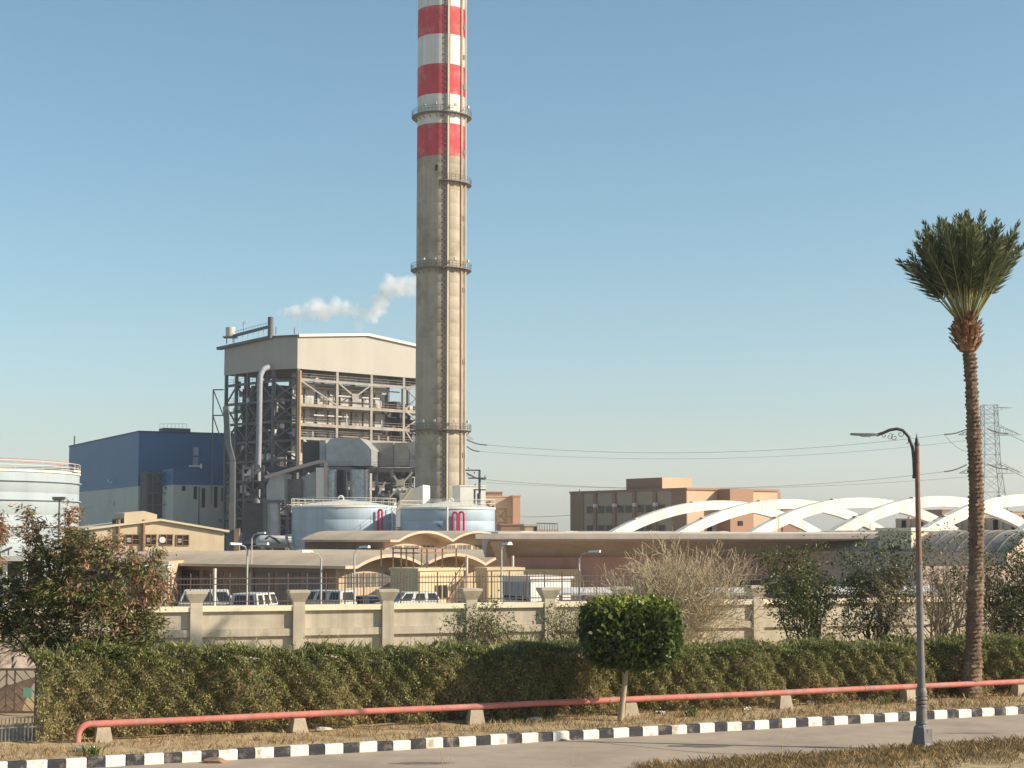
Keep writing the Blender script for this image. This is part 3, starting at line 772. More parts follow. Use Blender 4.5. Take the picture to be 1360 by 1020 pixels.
for (xa, xb, sgn) in ((-60, -22, 1), (-22, 14, 1), (14, 58, -1)):
    for k in range(-3, 8):
        a, b_ = X(xa, GY), X(xb, GY); z0 = gz0 + k * .3; z1 = z0 + sgn * (b_ - a) * 1.05
        if sgn < 0: z0 += .9; z1 += .9
        # clip to the gate height
        def cl(zv0, zv1):
            t0, t1 = 0.0, 1.0
            for lo, hi in ((gz0 + .08, gz1 - .05),):
                dz = zv1 - zv0
                ta, tb_ = (lo - zv0) / dz, (hi - zv0) / dz
                t0, t1 = max(t0, min(ta, tb_)), min(t1, max(ta, tb_))
            return t0, t1
        t0, t1 = cl(z0, z1)
        if t1 - t0 > .08:
            MB().beam((lerp(a, b_, t0), GY - .004, lerp(z0, z1, t0)), (lerp(a, b_, t1), GY - .004, lerp(z0, z1, t1)), .028).build('diagonal_bar', m_gbar, root)
MB().box(tuple(gp(37, 926) + Vector((0, -.04, 0))), (.26, .015, .28)).build('green_plate', mat('green_plate', (.20, .45, .33), .7, .1, 3), root)
# soil bank behind the gate bars, cream yard wall beyond
m = MB(); nx_, ny_ = 26, 10
for i in range(nx_ + 1):
    for j in range(ny_ + 1):
        f = i / nx_; x = lerp(X(-90, 54), X(74, 54), f); y = lerp(GY + .6, GY + 4.0, j / ny_)
        hgt = lerp(.12, 1.0, max(0, f - .3) / .7) * math.sin(math.pi * .5 * min(1, j / ny_ * 1.6))
        m.v.append((x, y, VZ - .05 + hgt + random.uniform(-.03, .03)))
for i in range(nx_):
    for j in range(ny_):
        a = i * (ny_ + 1) + j; m.f.append((a, a + ny_ + 1, a + ny_ + 2, a + 1))
tag(m.build('soil_bank', mat('dark_soil', (.20, .13, .08), .95, .3, 5, .6, 20), None, True), 'sloping brown soil bank seen through the gate bars', 'soil bank')
Y = GY + 5.2
tag(MB().obox((X(-120, Y), Y, 0), (X(72, Y) - X(-120, Y), 0, 0), (0, .25, 0), (0, 0, Zp(888, Y))).build('yard_wall', m_gatew), 'low cream yard wall behind the gate bars', 'wall')
root = thing('low_railing', 'low grey metal railing of close vertical bars before the gate', 'railing', on(25, 985))
m_rail = mat('grey_rail', (.24, .21, .19), .6, .2, 4, spec=.4)
a, b_ = G(-60, 990, VZ), G(57, 984, VZ); d = (b_ - a)
zt = .66
for zz_ in (.63, .38): MB().beam(a + Vector((0, 0, zz_)), b_ + Vector((0, 0, zz_)), .035).build('rail', m_rail, root)
for k in range(24):
    p = a.lerp(b_, k / 23); MB().beam(p + Vector((0, 0, -.02)), p + Vector((0, 0, zt)), .032).build('bar', m_rail, root)
# grey debris bank behind the gate, with dry fronds
m = MB(); nx_, ny_ = 60, 20
for i in range(nx_ + 1):
    for j in range(ny_ + 1):
        x = lerp(X(-150, 58), X(95, 58), i / nx_); y = lerp(56.2, 61.5, j / ny_)
        hgt = math.sin(math.pi * j / ny_) ** .7 * (1.75 + .25 * math.sin(i * .35) + .15 * math.sin(i * .9 + j)) * math.sin(math.pi * min(1, .08 + i / nx_ * .98)) ** .4
        m.v.append((x + random.uniform(-.05, .05), y, VZ - .1 + hgt + random.uniform(-.1, .1)))
for i in range(nx_):
    for j in range(ny_):
        a = i * (ny_ + 1) + j; m.f.append((a, a + ny_ + 1, a + ny_ + 2, a + 1))
tag(m.build('debris_mound', mat('grey_debris', (.27, .22, .18), .95, .35, 2.5, .8, 8)), 'grey brown debris mound behind the gate', 'mound')
b = Vector((X(34, 56.5), 56.6, 1.5)); root = thing('dry_branches', 'pale dry branches lying on the mound behind the gate', 'branches', b); sg, tp = [], []
for k in range(40): grow(sg, tp, b + Vector((random.uniform(-1.6, .5), 0, random.uniform(-.1, .5))), Vector((random.uniform(-1, 1), random.uniform(-.3, .1), random.uniform(.1, .5))).normalized(), .9, .016, 2, .35, (2, 2), -.05, .7, .1)
twig_mesh('stem', sg, m_twig, root)

# ================================================================== STEEL FENCE INSIDE THE COMPOUND
m_fence = mat('brown_fence_paint', (.115, .085, .07), .65, .2, 3, spec=.35)
FO = 15.0
root = thing('steel_fence', 'brown steel picket fence standing just beyond the boundary wall', 'fence', WP(0, FO, 0))
def ft(px):
    o = W0 + WN * FO; k = (px - CX) / FPX; return (k * o.y - o.x) / (WU.x - k * WU.y)
t0, t1 = ft(150), ft(1010); ztop = 3.62
for zz_ in (ztop - .12, ztop - .38, 2.45, .3): MB().beam(WP(t0, FO, zz_), WP(t1, FO, zz_), .045).build('rail', m_fence, root)
t = t0; mp_ = MB()
post = MB().beam((0, 0, 0), (0, 0, ztop + .12), .055).mesh('post', m_fence)
while t < t1:
    link('post', post, root, WP(t, FO, 0) - root.location, wang)
    for k in range(1, 6): mp_.beam(WP(t + k * .15, FO, .1), WP(t + k * .15, FO, ztop), .02)
    t += .9
tag(mp_.build('pickets', m_fence, root), kind='stuff')
for px, lab in ((286, 'bare white post inside the fence above the third wall panel'), (681, 'short white post before the red wall'), (620, 'thin pale post between the yellow blocks')):
    yy_ = 80 if px < 300 else 106
    tag(MB().tube([(X(px, yy_), yy_, 0), (X(px, yy_), yy_, Zp(755 if px < 300 else 738, yy_))], .085, 10).build('white_post', mat('white_post', (.6, .56, .5), .8, .1, 2), None, True), lab, 'post')

# ---- lamps in the compound
m_pole = mat('galv_pole', (.45, .43, .40), .5, .1, 2, spec=.4)
def small_lamp(px, Y, ytop, side, arm_px, label, drop=0, fat=1.0, doub=False):
    b = Vector((X(px, Y), Y, 0)); zt = Zp(ytop, Y)
    root = thing('yard_lamp', label, 'lamp', b, 'yard lamps inside the compound')
    MB().tube([b, Vector((b.x, Y, zt * .6)), Vector((b.x, Y, zt))], [.06, .05, .045], 10).build('pole', m_pole, root, True)
    for sd in ((side, -side * .6) if doub else (side,)):
        e = Vector((b.x + sd * arm_px * Y / FPX, Y - .2, zt + .28))
        MB().tube([Vector((b.x, Y, zt - .05)), Vector((b.x + (e.x - b.x) * .3, Y - .06, zt + .2)), e], .025, 8).build('arm', m_pole, root, True)
        h = MB(); dd = (e - b); dd.z = 0; dd.normalize(); s_ = Vector((-dd.y, dd.x, 0))
        q0, q1 = e - dd * .1, e + dd * .5 * fat
        h.add([q0 - s_ * .07, q0 + s_ * .07, q1 + s_ * .13 * fat, q1 - s_ * .13 * fat, q0 - s_ * .04 + Vector((0, 0, .09)), q0 + s_ * .04 + Vector((0, 0, .09)), q1 + s_ * .08 + Vector((0, 0, .12 * fat)), q1 - s_ * .08 + Vector((0, 0, .12 * fat))],
              [(0, 3, 2, 1), (4, 5, 6, 7), (0, 1, 5, 4), (1, 2, 6, 5), (2, 3, 7, 6), (3, 0, 4, 7)])
        h.build('luminaire', mat('lamp_white', (.72, .70, .66), .5, .05, 2), root)
small_lamp(329, 84, 731, 1, 16, 'two armed yard lamp at the end of the long vaulted roof', doub=True)
small_lamp(334.5, 118, 714, 1, 10, 'slim lamp rising behind the long vaulted roof')
small_lamp(427, 84, 741, -1, 13, 'yard lamp leaning its head left before the first vault')
small_lamp(471, 84, 735, 1, 9, 'yard lamp in front of the first arched end wall')
small_lamp(666, 84, 731, 1, 3, 'yard lamp with fat white head beside the red wall', fat=1.3)
small_lamp(769, 84, 741, 1, 15, 'yard lamp over the white strip before the red wall')

# ================================================================== PARKED VEHICLES
YZ = .55    # the parking yard is terraced above the road
tag(MB().obox((X(150, 83), 83, .004), (62, 0, 0), (0, 23, 0), (0, 0, YZ - .004)).build('parking_yard', m_lot), kind='structure')
m_glassd = mat('dark_glass', (.025, .03, .035), .12, .1, 2, spec=.5)
m_tyre = mat('tyre_rubber', (.02, .02, .02), .9, .1, 5)
m_rim = mat('wheel_rim', (.45, .45, .45), .4, .1, 5, metal=.6)
m_lampc = mat('headlamp', (.75, .74, .68), .2, .05, 3)
m_tail = mat('tail_lamp', (.40, .03, .02), .3, .1, 3)
def vehicle(name, label, cat, px, Y, rz, L, W, H, kind, paint, roofm=None):
    c = Vector((X(px, Y), Y, YZ)); root = thing(name, label, cat, c, 'vehicles parked inside the compound'); root.rotation_euler = (0, 0, rz)
    g0 = .28
    lo = {'sedan': [(-.5, .42), (-.49, .72), (-.44, .92), (.18, .95), (.30, .88), (.47, .78), (.5, .6), (.5, .38)],
          'van': [(-.5, .4), (-.5, .95), (.36, .98), (.49, .86), (.5, .4)],
          'suv': [(-.5, .45), (-.5, .95), (.22, 1.0), (.47, .93), (.5, .75), (.5, .42)],
          'pickup': [(-.5, .5), (-.5, 1.0), (.22, 1.02), (.48, .95), (.5, .5)]}[kind]
    up = {'sedan': [(-.42, .92), (-.25, 1.0), (.08, 1.0), (.24, .92)], 'van': [(-.495, .95), (-.47, 1.0), (.27, 1.0), (.38, .95)],
          'suv': [(-.49, .95), (-.42, 1.0), (.10, 1.0), (.24, .97)], 'pickup': [(-.02, 1.0), (.02, 1.0), (.20, 1.0), (.30, 1.0)]}[kind]
    sh = .92 if kind == 'sedan' else 1.0
    def bodyz(z): return g0 + (z - .38) * (1.05 if kind == 'sedan' else 1.5)
    m = MB(); m.prism([(x * L, -W / 2, bodyz(z)) for x, z in [(-.5, .3)] + lo + [(.5, .3)]], (0, W, 0)); body = link('body', m.mesh('body', paint, (0, 0, 0)), root)
    bv = body.modifiers.new('bevel', 'BEVEL'); bv.width = .05; bv.segments = 2
    zs_ = bodyz(sh) - .04; cab = [(up[0][0], zs_), (up[1][0], H), (up[2][0], H), (up[3][0], zs_)]
    m = MB(); vs = []
    for s in (-1, 1):
        for j, (x, z) in enumerate(cab): vs.append((x * L, s * (W / 2 - (.02 if z == zs_ else .14)), z))
    m.add(vs, [(0, 1, 2, 3), (7, 6, 5, 4), (0, 4, 5, 1), (1, 5, 6, 2), (2, 6, 7, 3), (3, 7, 4, 0)])
    cabin = link('cabin', m.mesh('cabin', roofm or paint, (0, 0, 0)), root); bv = cabin.modifiers.new('bevel', 'BEVEL'); bv.width = .04; bv.segments = 2
    def pane(q): 
        q = [Vector(p) for p in q]; c_ = sum(q, Vector()) / len(q); nrm = (q[1] - q[0]).cross(q[2] - q[0]).normalized()
        if nrm.dot(c_ - Vector((0, 0, (H + zs_) / 2))) < 0: nrm = -nrm
        link('window', MB().prism([c_ + (p - c_) * .72 + nrm * .002 for p in q], nrm * .008).mesh('window', m_glassd), root)
    def cv(s, j): return vs[(0 if s < 0 else 4) + j]
    pane([cv(-1, 2), cv(-1, 3), cv(1, 3), cv(1, 2)]); pane([cv(-1, 0), cv(-1, 1), cv(1, 1), cv(1, 0)])
    for s in (-1, 1):
        nb = 3 if kind in ('van', 'suv') else 2
        for k in range(nb):
            f0, f1 = k / nb, (k + 1) / nb
            b0_, b1_ = Vector(cv(s, 0)).lerp(Vector(cv(s, 3)), f0), Vector(cv(s, 0)).lerp(Vector(cv(s, 3)), f1)
            t0_, t1_ = Vector(cv(s, 1)).lerp(Vector(cv(s, 2)), f0), Vector(cv(s, 1)).lerp(Vector(cv(s, 2)), f1)
            pane([b0_, b1_, t1_, t0_])
    wr = .33
    for sx in (-.31, .32):
        for s in (-1, 1):
            w_ = link('wheel', MB().tube([(sx * L, s * (W / 2 - .18), wr), (sx * L, s * (W / 2 + .01), wr)], wr, 18).mesh('wheel', m_tyre), root)
            link('rim', MB().tube([(sx * L, s * (W / 2 - .05), wr), (sx * L, s * (W / 2 + .02), wr)], wr * .6, 12).mesh('rim', m_rim), w_)
    for s in (-1, 1):
        link('headlight', MB().box((.5 * L + .005, s * W * .36, bodyz(.68)), (.05, .3, .14)).mesh('headlight', m_lampc), root)
        link('tail_light', MB().box((-.5 * L - .005, s * W * .40, bodyz(.72)), (.05, .16, .2)).mesh('tail_light', m_tail), root)
    return root
m_cw = mat('car_white', (.55, .54, .51), .4, .12, 2, spec=.5); m_cg = mat('car_grey', (.22, .25, .29), .3, .05, 2, spec=.5)
m_cgr = mat('car_green', (.10, .20, .165), .45, .1, 2, spec=.4)
m_cdk = mat('car_dark', (.20, .20, .205), .35, .1, 2, spec=.5)
vehicle('parked_pickup', 'dark four wheel drive with white roof beside the green van', 'car', 292, 92, R(8), 4.4, 1.8, 1.95, 'suv', m_cdk, m_cw)
vehicle('parked_van', 'small green van with white roof beside the white roofed jeep', 'van', 341, 90, R(75), 3.2, 1.7, 1.85, 'van', m_cgr, m_cw)
vehicle('parked_van', 'white minivan parked behind the fence before the vaulted end wall', 'van', 434, 96, R(150), 3.2, 1.6, 1.78, 'van', m_cw)
vehicle('parked_car', 'grey blue saloon car between two white vehicles', 'car', 488, 97, R(160), 4.2, 1.7, 1.45, 'sedan', m_cg)
vehicle('parked_car', 'rounded white car beside the yellow block', 'car', 541, 95, R(205), 3.6, 1.7, 1.72, 'suv', m_cw)

# ---- white portable cabin, low shelters
m_cab = mat('white_cabin', (.78, .75, .70), .7, .06, 1.2, streak=.12)
m_dark = mat('dark_opening', (.025, .022, .022), .8, .3, 2)
yw = R(60)
c = Vector((X(705, 90), 90, 0)); rdv = Vector((math.cos(R(28)), math.sin(R(28)), 0)); idv = Vector((-rdv.y, rdv.x, 0))
root = thing('portable_cabin', 'white louvred portable cabin standing before the red wall', 'cabin', c)
MB().obox(c, rdv * 2.5, idv * 3.4, (0, 0, Zp(769, 90))).build('body', m_cab, root)
MB().obox(c - rdv * .12 - idv * .12 + Vector((0, 0, Zp(769, 90) + .004)), rdv * 2.75, idv * 3.65, (0, 0, .12)).build('roof', m_cab, root)
for k in range(14):
    MB().obox(c - rdv * .03 + idv * (.15 + k * .23) + Vector((0, 0, 2.2)), -rdv * .02, idv * .1, (0, 0, .75)).build('louver', mat('louver_grey', (.5, .48, .46), .7, .1, 2), root)
for zz_ in (1.55, 1.95):
    for k in range(4): MB().obox(c - rdv * .004 + idv * (.25 + k * .75) + Vector((0, 0, zz_)), -rdv * .03, idv * .55, (0, 0, .22)).build('window', m_dark, root)
MB().obox(c + rdv * .4 - idv * .004 + Vector((0, 0, 1.5)), rdv * .8, -idv * .02, (0, 0, .45)).build('red_patch', mat('red_patch', (.55, .25, .2), .8, .2, 4), root)
m_shel = mat('shelter_white', (.66, .63, .58), .7, .06, 1)
for (xa, xb, Y, yt, lab) in ((664 + 76, 832, 86, 787, 'long low white shelter roof right of the portable cabin'), (928, 1000, 88, 787, 'low white shelter roof behind the dry bush'),
                         (1092, 1152, 88, 786, 'low white shelter roof behind the dark leafy trees'), (1168, 1262, 88, 785, 'low white shelter roof behind the bare tree')):
    x0, x1, zt = X(xa, Y), X(xb, Y), Zp(yt, Y)
    root = thing('parking_shelter', lab, 'shelter', (x0, Y, 0), 'low white parking shelters')
    MB().obox((x0, Y, zt - .14), (x1 - x0, 0, 0), (0, 3.2, .18), (0, 0, .13)).build('roof', m_shel, root)
    k = x0 + .2
    while k < x1: MB().beam((k, Y + .2, 0), (k, Y + .2, zt - .13), .08).build('post', m_pole, root); MB().beam((k, Y + 2.8, 0), (k, Y + 2.8, zt + .02), .08).build('post', m_pole, root); k += 1.75
    MB().obox((x0, Y + .05, zt - .65), (x1 - x0, 0, 0), (0, .06, 0), (0, 0, .28)).build('side_board', mat('shelter_board', (.28, .2, .19), .8, .2, 1), root)
# white kiosk shelter at the far left
Y = 92; root = thing('white_kiosk', 'white flat roofed kiosk with open dark front under the storage tank', 'kiosk', (X(5, Y), Y, 0))
MB().obox((X(-70, Y), Y - .4, Zp(745, Y)), (X(38, Y) - X(-70, Y), 0, 0), (0, 4, 0), (0, 0, .28)).build('roof', m_shel, root)
for px in (-66, -30, 8, 35): MB().beam((X(px, Y), Y, 0), (X(px, Y), Y, Zp(745, Y) - .004), .2).build('post', m_shel, root)
MB().obox((X(-68, Y), Y + .15, 0), (X(36, Y) - X(-68, Y), 0, 0), (0, .15, 0), (0, 0, Zp(765, Y))).build('counter', m_shel, root)
MB().obox((X(-68, Y), Y + 3, 0), (X(36, Y) - X(-68, Y), 0, 0), (0, .15, 0), (0, 0, Zp(746, Y))).build('back_wall', mat('kiosk_back', (.12, .10, .12), .9, .2, 1), root)
# small white awning
Y = 100; root = thing('white_awning', 'small white awning under the eave of the long vaulted roof', 'awning', (X(210, Y), Y, 0))
MB().obox((X(160, Y), Y, Zp(757, Y)), (X(223, Y) - X(160, Y), 0, .1), (0, 2, .1), (0, 0, .12)).build('roof', m_shel, root)
for px in (163, 220): MB().beam((X(px, Y), Y + .2, 0), (X(px, Y), Y + .2, Zp(757, Y)), .08).build('post', m_pole, root)

# ================================================================== YELLOW BLOCKS BEFORE THE VAULTS
m_yel = mat('pale_yellow_paint', (.66, .53, .33), .9, .08, .8, .1, 10, streak=.15)
m_peach = mat('peach_render', (.52, .385, .26), .9, .1, .6, .1, 10, streak=.12)
def frame2(phi): r = Vector((math.cos(phi), math.sin(phi), 0)); return r, Vector((-r.y, r.x, 0))
def yblock(px, Y, phi, lr, li, yt, name, label):
    c = Vector((X(px, Y), Y, 0)); r, i = frame2(phi); root = thing(name, label, 'building', c)
    zt = Zp(yt, Y)
    MB().obox(c, r * lr, i * li, (0, 0, zt)).build('wall', m_yel, root)
    MB().obox(c - r * .08 - i * .08 + Vector((0, 0, zt + .003)), r * (lr + .16), i * (li + .16), (0, 0, .16)).build('parapet', m_yel, root)
    return root, c, r, i, zt
root, c, r, i, zt = yblock(556, 100, R(38), 3.4, 3.0, 758.5, 'yellow_block', 'low pale yellow block with a dark window below the vaults')
w_ = MB().obox(c + r * 1.3 - i * .003 + Vector((0, 0, 1.7)), r * .8, -i * .04, (0, 0, .75)).build('window', m_dark, root)
for k in range(3): MB().obox(c + r * (1.27 + k * .4) - i * .05 + Vector((0, 0, 1.66)), r * .06, -i * .03, (0, 0, .82)).build('window_bar', m_peach, w_)
# rusty frame on its roof
m_rustf = mat('rusty_frame', (.26, .15, .085), .8, .3, 3)
fr = thing('roof_frame', 'rusty open steel frame standing on the yellow block roof', 'frame', c + Vector((0, 0, zt + .16)))
z0, z1 = zt + .165, zt + 1.35
r2, i2 = r, i
for a in (-1.5, -.4, .8, 2.0, 3.1):
    for bb_ in (.2, 2.4):
        p = c + r * a * .95 + i * (bb_) + Vector((0, 0, z0)); 
        if a < 0: p = c + i * (bb_ - a * 1.2) + r * .1 + Vector((0, 0, z0))
        MB().beam(p, p + Vector((0, 0, z1 - z0)), .09).build('post', m_rustf, fr)
for zz_ in (z1, z1 - .28):
    for bb_ in (.2, 2.4): MB().beam(c + i * bb_ + r * .1 + Vector((0, 0, zz_)), c + r * 2.95 + i * bb_ + Vector((0, 0, zz_)), .07).build('rail', m_rustf, fr)
    MB().beam(c + i * .2 + r * .1 + Vector((0, 0, zz_)), c + i * 2.9 + r * .1 + Vector((0, 0, zz_)), .07).build('rail', m_rustf, fr)
# outside stair
stp = thing('outside_stair', 'dark steel outside stair climbing beside the yellow block', 'stair', Vector((X(596, 98), 98, 0)))
s0, s1 = P(594, 800, 97.5), P(616, 766, 98.5)
for off in (0, .7):
    o_ = Vector((0, off, 0)); MB().beam(s0 + o_, s1 + o_, .06, .16).build('stringer', m_rustf, stp)
    MB().beam(s0 + o_ + Vector((0, 0, .8)), s1 + o_ + Vector((0, 0, .8)), .04).build('handrail', m_rustf, stp)
    for k in range(5): q = s0.lerp(s1, k / 4) + o_; MB().beam(q, q + Vector((0, 0, .8)), .03).build('baluster', m_rustf, stp)
for k in range(9): q = s0.lerp(s1, (k + .5) / 9); MB().box((q.x, q.y + .35, q.z), (.25, .66, .03)).build('tread', m_rustf, stp)
root, c, r, i, zt = yblock(648, 101, R(20), 2.3, 2.2, 757.5, 'yellow_wall', 'pale yellow block at the left end of the red wall canopy')
Y = 112.0; tag(MB().obox((X(690, Y), Y, 0), (X(772, Y) - X(690, Y), .3, 0), (0, .3, 0), (0, 0, Zp(756, Y))).build('parapet_wall', m_yel), 'shaded yellow parapet wall under the canopy', 'wall')

# ================================================================== VAULTED BUILDINGS
m_vroof = mat('vault_roof', (.55, .435, .315), .92, .14, .5, .2, 6, streak=.1, col2=(.46, .36, .255), c2scale=.3, c2lo=.5, c2hi=.8)
m_peachsh = mat('shaded_peach', (.30, .215, .16), .9, .15, .7, .1, 8)  # peach render darkened, shade of the side walls put into the colour
def vaulted(name, label, px, Y, phi, n, wdt, length, ze, rise, over, wins, side_win, zbase=0.0, front=None):
    c = Vector((X(px, Y), Y, zbase)); r, s = frame2(phi); root = thing(name, label, 'building', c); k_ = Vector((0, 0, 1))
    NA = 14
    for a in range(n):
        o = c + r * wdt * a
        top = [(wdt * q / NA, ze + rise * (1 - (2 * q / NA - 1) ** 2)) for q in range(NA + 1)]
        th = .22
        poly = [(x, z + th) for x, z in top] + [(x, z) for x, z in reversed(top)]
        MB().prism([o + r * (x * .998 + .004) - s * over + k_ * z for x, z in poly], s * (length + over + .5)).build('vault_shell', m_vroof, root, True)
        wl = MB().prism([o + r * x + k_ * z for x, z in [(0.003, 0)] + [(x * .9995 + .002, z - .006) for x, z in top] + [(wdt - .003, 0)]], s * .25).build('end_wall', m_peach if a % 2 == 0 else m_peach, root)
        for (x0, x1, z0, z1) in wins:
            wn = MB().obox(o + r * x0 - s * .003 + k_ * z0, r * (x1 - x0), -s * .03, k_ * (z1 - z0)).build('window', mat('dusty_glass', (.13, .125, .12), .3, .35, 2.2, spec=.45), wl)
            nb = max(2, int((x1 - x0) / .55))
            for q in range(nb + 1): MB().obox(o + r * (x0 + (x1 - x0) * q / nb - .03) - s * .036 + k_ * z0, r * .06, -s * .03, k_ * (z1 - z0)).build('mullion', m_vroof, wn)
    # side wall to the left, under the eave
    sw = MB().obox(c - r * 0 + s * .26 + k_ * 0, s * (length - .5), r * .25, k_ * (ze - .01)).build('side_wall', m_peachsh, root)
    x = 1.0
    while x < length - 2:
        if side_win: MB().obox(c - r * .003 + s * x + k_ * side_win[0], s * 2.2, -r * .03, k_ * (side_win[1] - side_win[0])).build('window', mat('side_glass', (.10, .095, .10), .3, .4, 1.5, spec=.45), sw)
        x += 2.6
    # eave slab
    MB().obox(c - r * 1.1 - s * over + k_ * (ze + .02), r * 1.12, s * (length + over), k_ * .2).build('eave', m_vroof, root)
    MB().obox(c + s * (length - .25) + k_ * 0, r * (n * wdt), s * .24, k_ * (ze - .02)).build('rear_wall', m_peachsh, root)
    return root, c, r, s
vaulted('vaulted_hall', 'low tan hall with a row of shallow vaulted roofs behind the fence', 450, 113, R(52), 5, 6.9, 27, 3.2, .74, 1.7, [(.7, 5.6, 1.9, 2.85)], (1.6, 2.9))
vaulted('vaulted_hall', 'higher tan hall with shallow vaulted roofs below the blue tanks', 511, 151, R(52), 8, 7.6, 10.2, 4.78, .82, 1.7, [(.6, 2.3, 3.65, 4.45), (2.7, 4.7, 3.65, 4.45), (5.1, 6.9, 3.65, 4.45)], (3.5, 4.45))
# filler wall joining the long vault to the workshop, left
Y = 118
tag(MB().obox((X(196, Y), Y, 0), (X(225, Y) - X(196, Y), 0, 0), (0, 6, 0), (0, 0, 3.6)).build('pump_house', m_peach), 'small tan pump house between tree and long vault', 'building')

# ================================================================== CANOPY BUILDING WITH RED WALL
m_red = mat('dusty_red_wall', (.60, .37, .32), .9, .12, .8, .1, 8, streak=.1)
m_can = mat('canopy_concrete', (.54, .46, .395), .9, .15, .7, .15, 8, streak=.1)
Y0 = 108.0; r, i = frame2(R(4)); c = Vector((X(650, Y0), Y0, 0)); LN = (X(1180, 112) - X(650, Y0)) / math.cos(R(4))
root = thing('canopy_building', 'long building with dusty red wall under a deep coved concrete canopy', 'building', c); k_ = Vector((0, 0, 1))
MB().obox(c + i * 5.0 + r * 1.5, r * (LN - 1.5), i * .4, k_ * 5.0).build('wall', m_red, root)
ed = Zp(708.6, Y0)
prof = [(0, ed), (0, ed - .42), (.25, ed - .46)] + [(lerp(.25, 4.99, q / 10), ed - .46 - 1.15 * (q / 10) ** 2.2) for q in range(1, 11)] + [(5.6, ed - 1.6), (9, ed - 1.0), (9, ed)]
MB().prism([c + i * y + k_ * z for y, z in prof], r * LN).build('canopy', m_can, root, True)
MB().obox(c - r * .9 - i * .1 + k_ * (ed - .34), r * (LN + 1), i * 1.2, k_ * .30).build('fascia', m_can, root)
# slanted end fin
MB().prism([c + r * .05 + i * .4 + k_ * (ed - .5), c + r * .95 + i * .4 + k_ * (ed - .5), c + r * 2.0 + i * 5.2 + k_ * 2.2, c + r * 1.4 + i * 5.2 + k_ * 2.2], i * .3 + r * .0 + k_ * 0).build('end_fin', m_can, root)
MB().obox(c + i * .5 + r * .6 + k_ * (ed + .003), r * (LN - .6), i * 8, k_ * .1).build('roof_deck', mat('white_roof', (.75, .70, .62), .85, .1, .5), root)
for px in range(930, 1180, 24):
    x0 = (X(px, 113) - c.x); 
    w_ = MB().obox(c + r * x0 + i * 4.996 + k_ * 1.55, r * .95, -i * .04, k_ * .95).build('window', m_glassd, root)
    MB().obox(c + r * (x0 - .06) + i * 4.95 + k_ * 1.46, r * 1.07, -i * .06, k_ * .08).build('sill', m_can, w_)
# dark opening with small signs behind the cabin
op = MB().obox(c + r * (X(736, 113) - c.x) + i * 4.997 + k_ * 2.75, r * 1.95, -i * .03, k_ * .42).build('opening', m_dark, root)
for k in range(4): MB().obox(c + r * (X(737, 113) - c.x + .1 + k * .46) + i * 4.962 + k_ * 2.78, r * .3, -i * .03, k_ * random.uniform(.12, .26)).build('panel', mat('grey_panel', (.16, .14, .14), .7, .2, 3), op)
# end pylon
r, i = frame2(R(40)); pc = Vector((X(1210, 106), 106, 0)); zt = Zp(705.5, 106)
root = thing('end_block', 'cream block with small window ending the canopy building behind the lamp post', 'building', pc)
m_crm = mat('cream_block', (.62, .54, .40), .9, .08, .8, .1, 8, streak=.1)
MB().obox(pc, r * 2.7, i * 2.6, k_ * zt).build('wall', m_crm, root)
MB().obox(pc - r * .12 - i * .12 + k_ * (zt + .003), r * 2.94, i * 2.84, k_ * .22).build('parapet', m_cope, root)
MB().obox(pc + i * .85 - r * .003 + k_ * 4.15, i * .9, -r * .04, k_ * .65).build('window', m_dark, root)
# corrugated barrel roof at the right
Y = 100; r, i = frame2(R(38)); c = Vector((X(1342, Y), Y, 0)); root = thing('barrel_shed', 'grey barrel roofed shed with pinkish walls behind the palm', 'building', c)
m_tin = mat('weathered_tin', (.36, .32, .27), .7, .25, .6, .1, 8, col2=(.24, .19, .15), c2scale=.6)
W_, L_, ze = 6.0, 17.0, 4.4
for q in range(17):
    o = c + i * (q * 1.0)
    arc = [(W_ * k / 14, ze + 1.25 * (1 - (2 * k / 14 - 1) ** 2)) for k in range(15)]
    MB().prism([o + r * x + k_ * (z + .12) for x, z in arc] + [o + r * x + k_ * z for x, z in reversed(arc)], i * .93).build('roof_sheet', m_tin, root, True)
for q in range(18):
    o = c + i * (q * 1.0 - .06); arc = [(W_ * k / 14, ze + 1.25 * (1 - (2 * k / 14 - 1) ** 2)) for k in range(15)]
    MB().prism([o + r * x + k_ * (z + .15) for x, z in arc] + [o + r * x + k_ * (z + .02) for x, z in reversed(arc)], i * .115).build('roof_rib', m_tin, root, True)
m_pink = mat('pink_render', (.60, .45, .38), .9, .12, .8, .1, 8, streak=.1)
MB().obox(c + i * .3 + k_ * 0, r * .25, i * (L_ - .6), k_ * ze).build('side_wall', m_pink, root)
MB().prism([c + i * .28 + r * .26 + k_ * 0] + [c + i * .28 + r * max(.26, min(W_ - .02, x)) + k_ * (z - .01) for x, z in arc] + [c + i * .28 + r * (W_ - .02)], i * .25).build('end_wall', m_pink, root)
# long pinkish wall in the yard at right
Y = 97; tag(MB().obox((X(1215, Y), Y, 0), (X(1420, Y) - X(1215, Y), 2, 0), (0, .3, 0), (0, 0, Zp(752, Y))).build('yard_wall', m_pink), 'pinkish yard wall seen through the bare tree', 'wall')

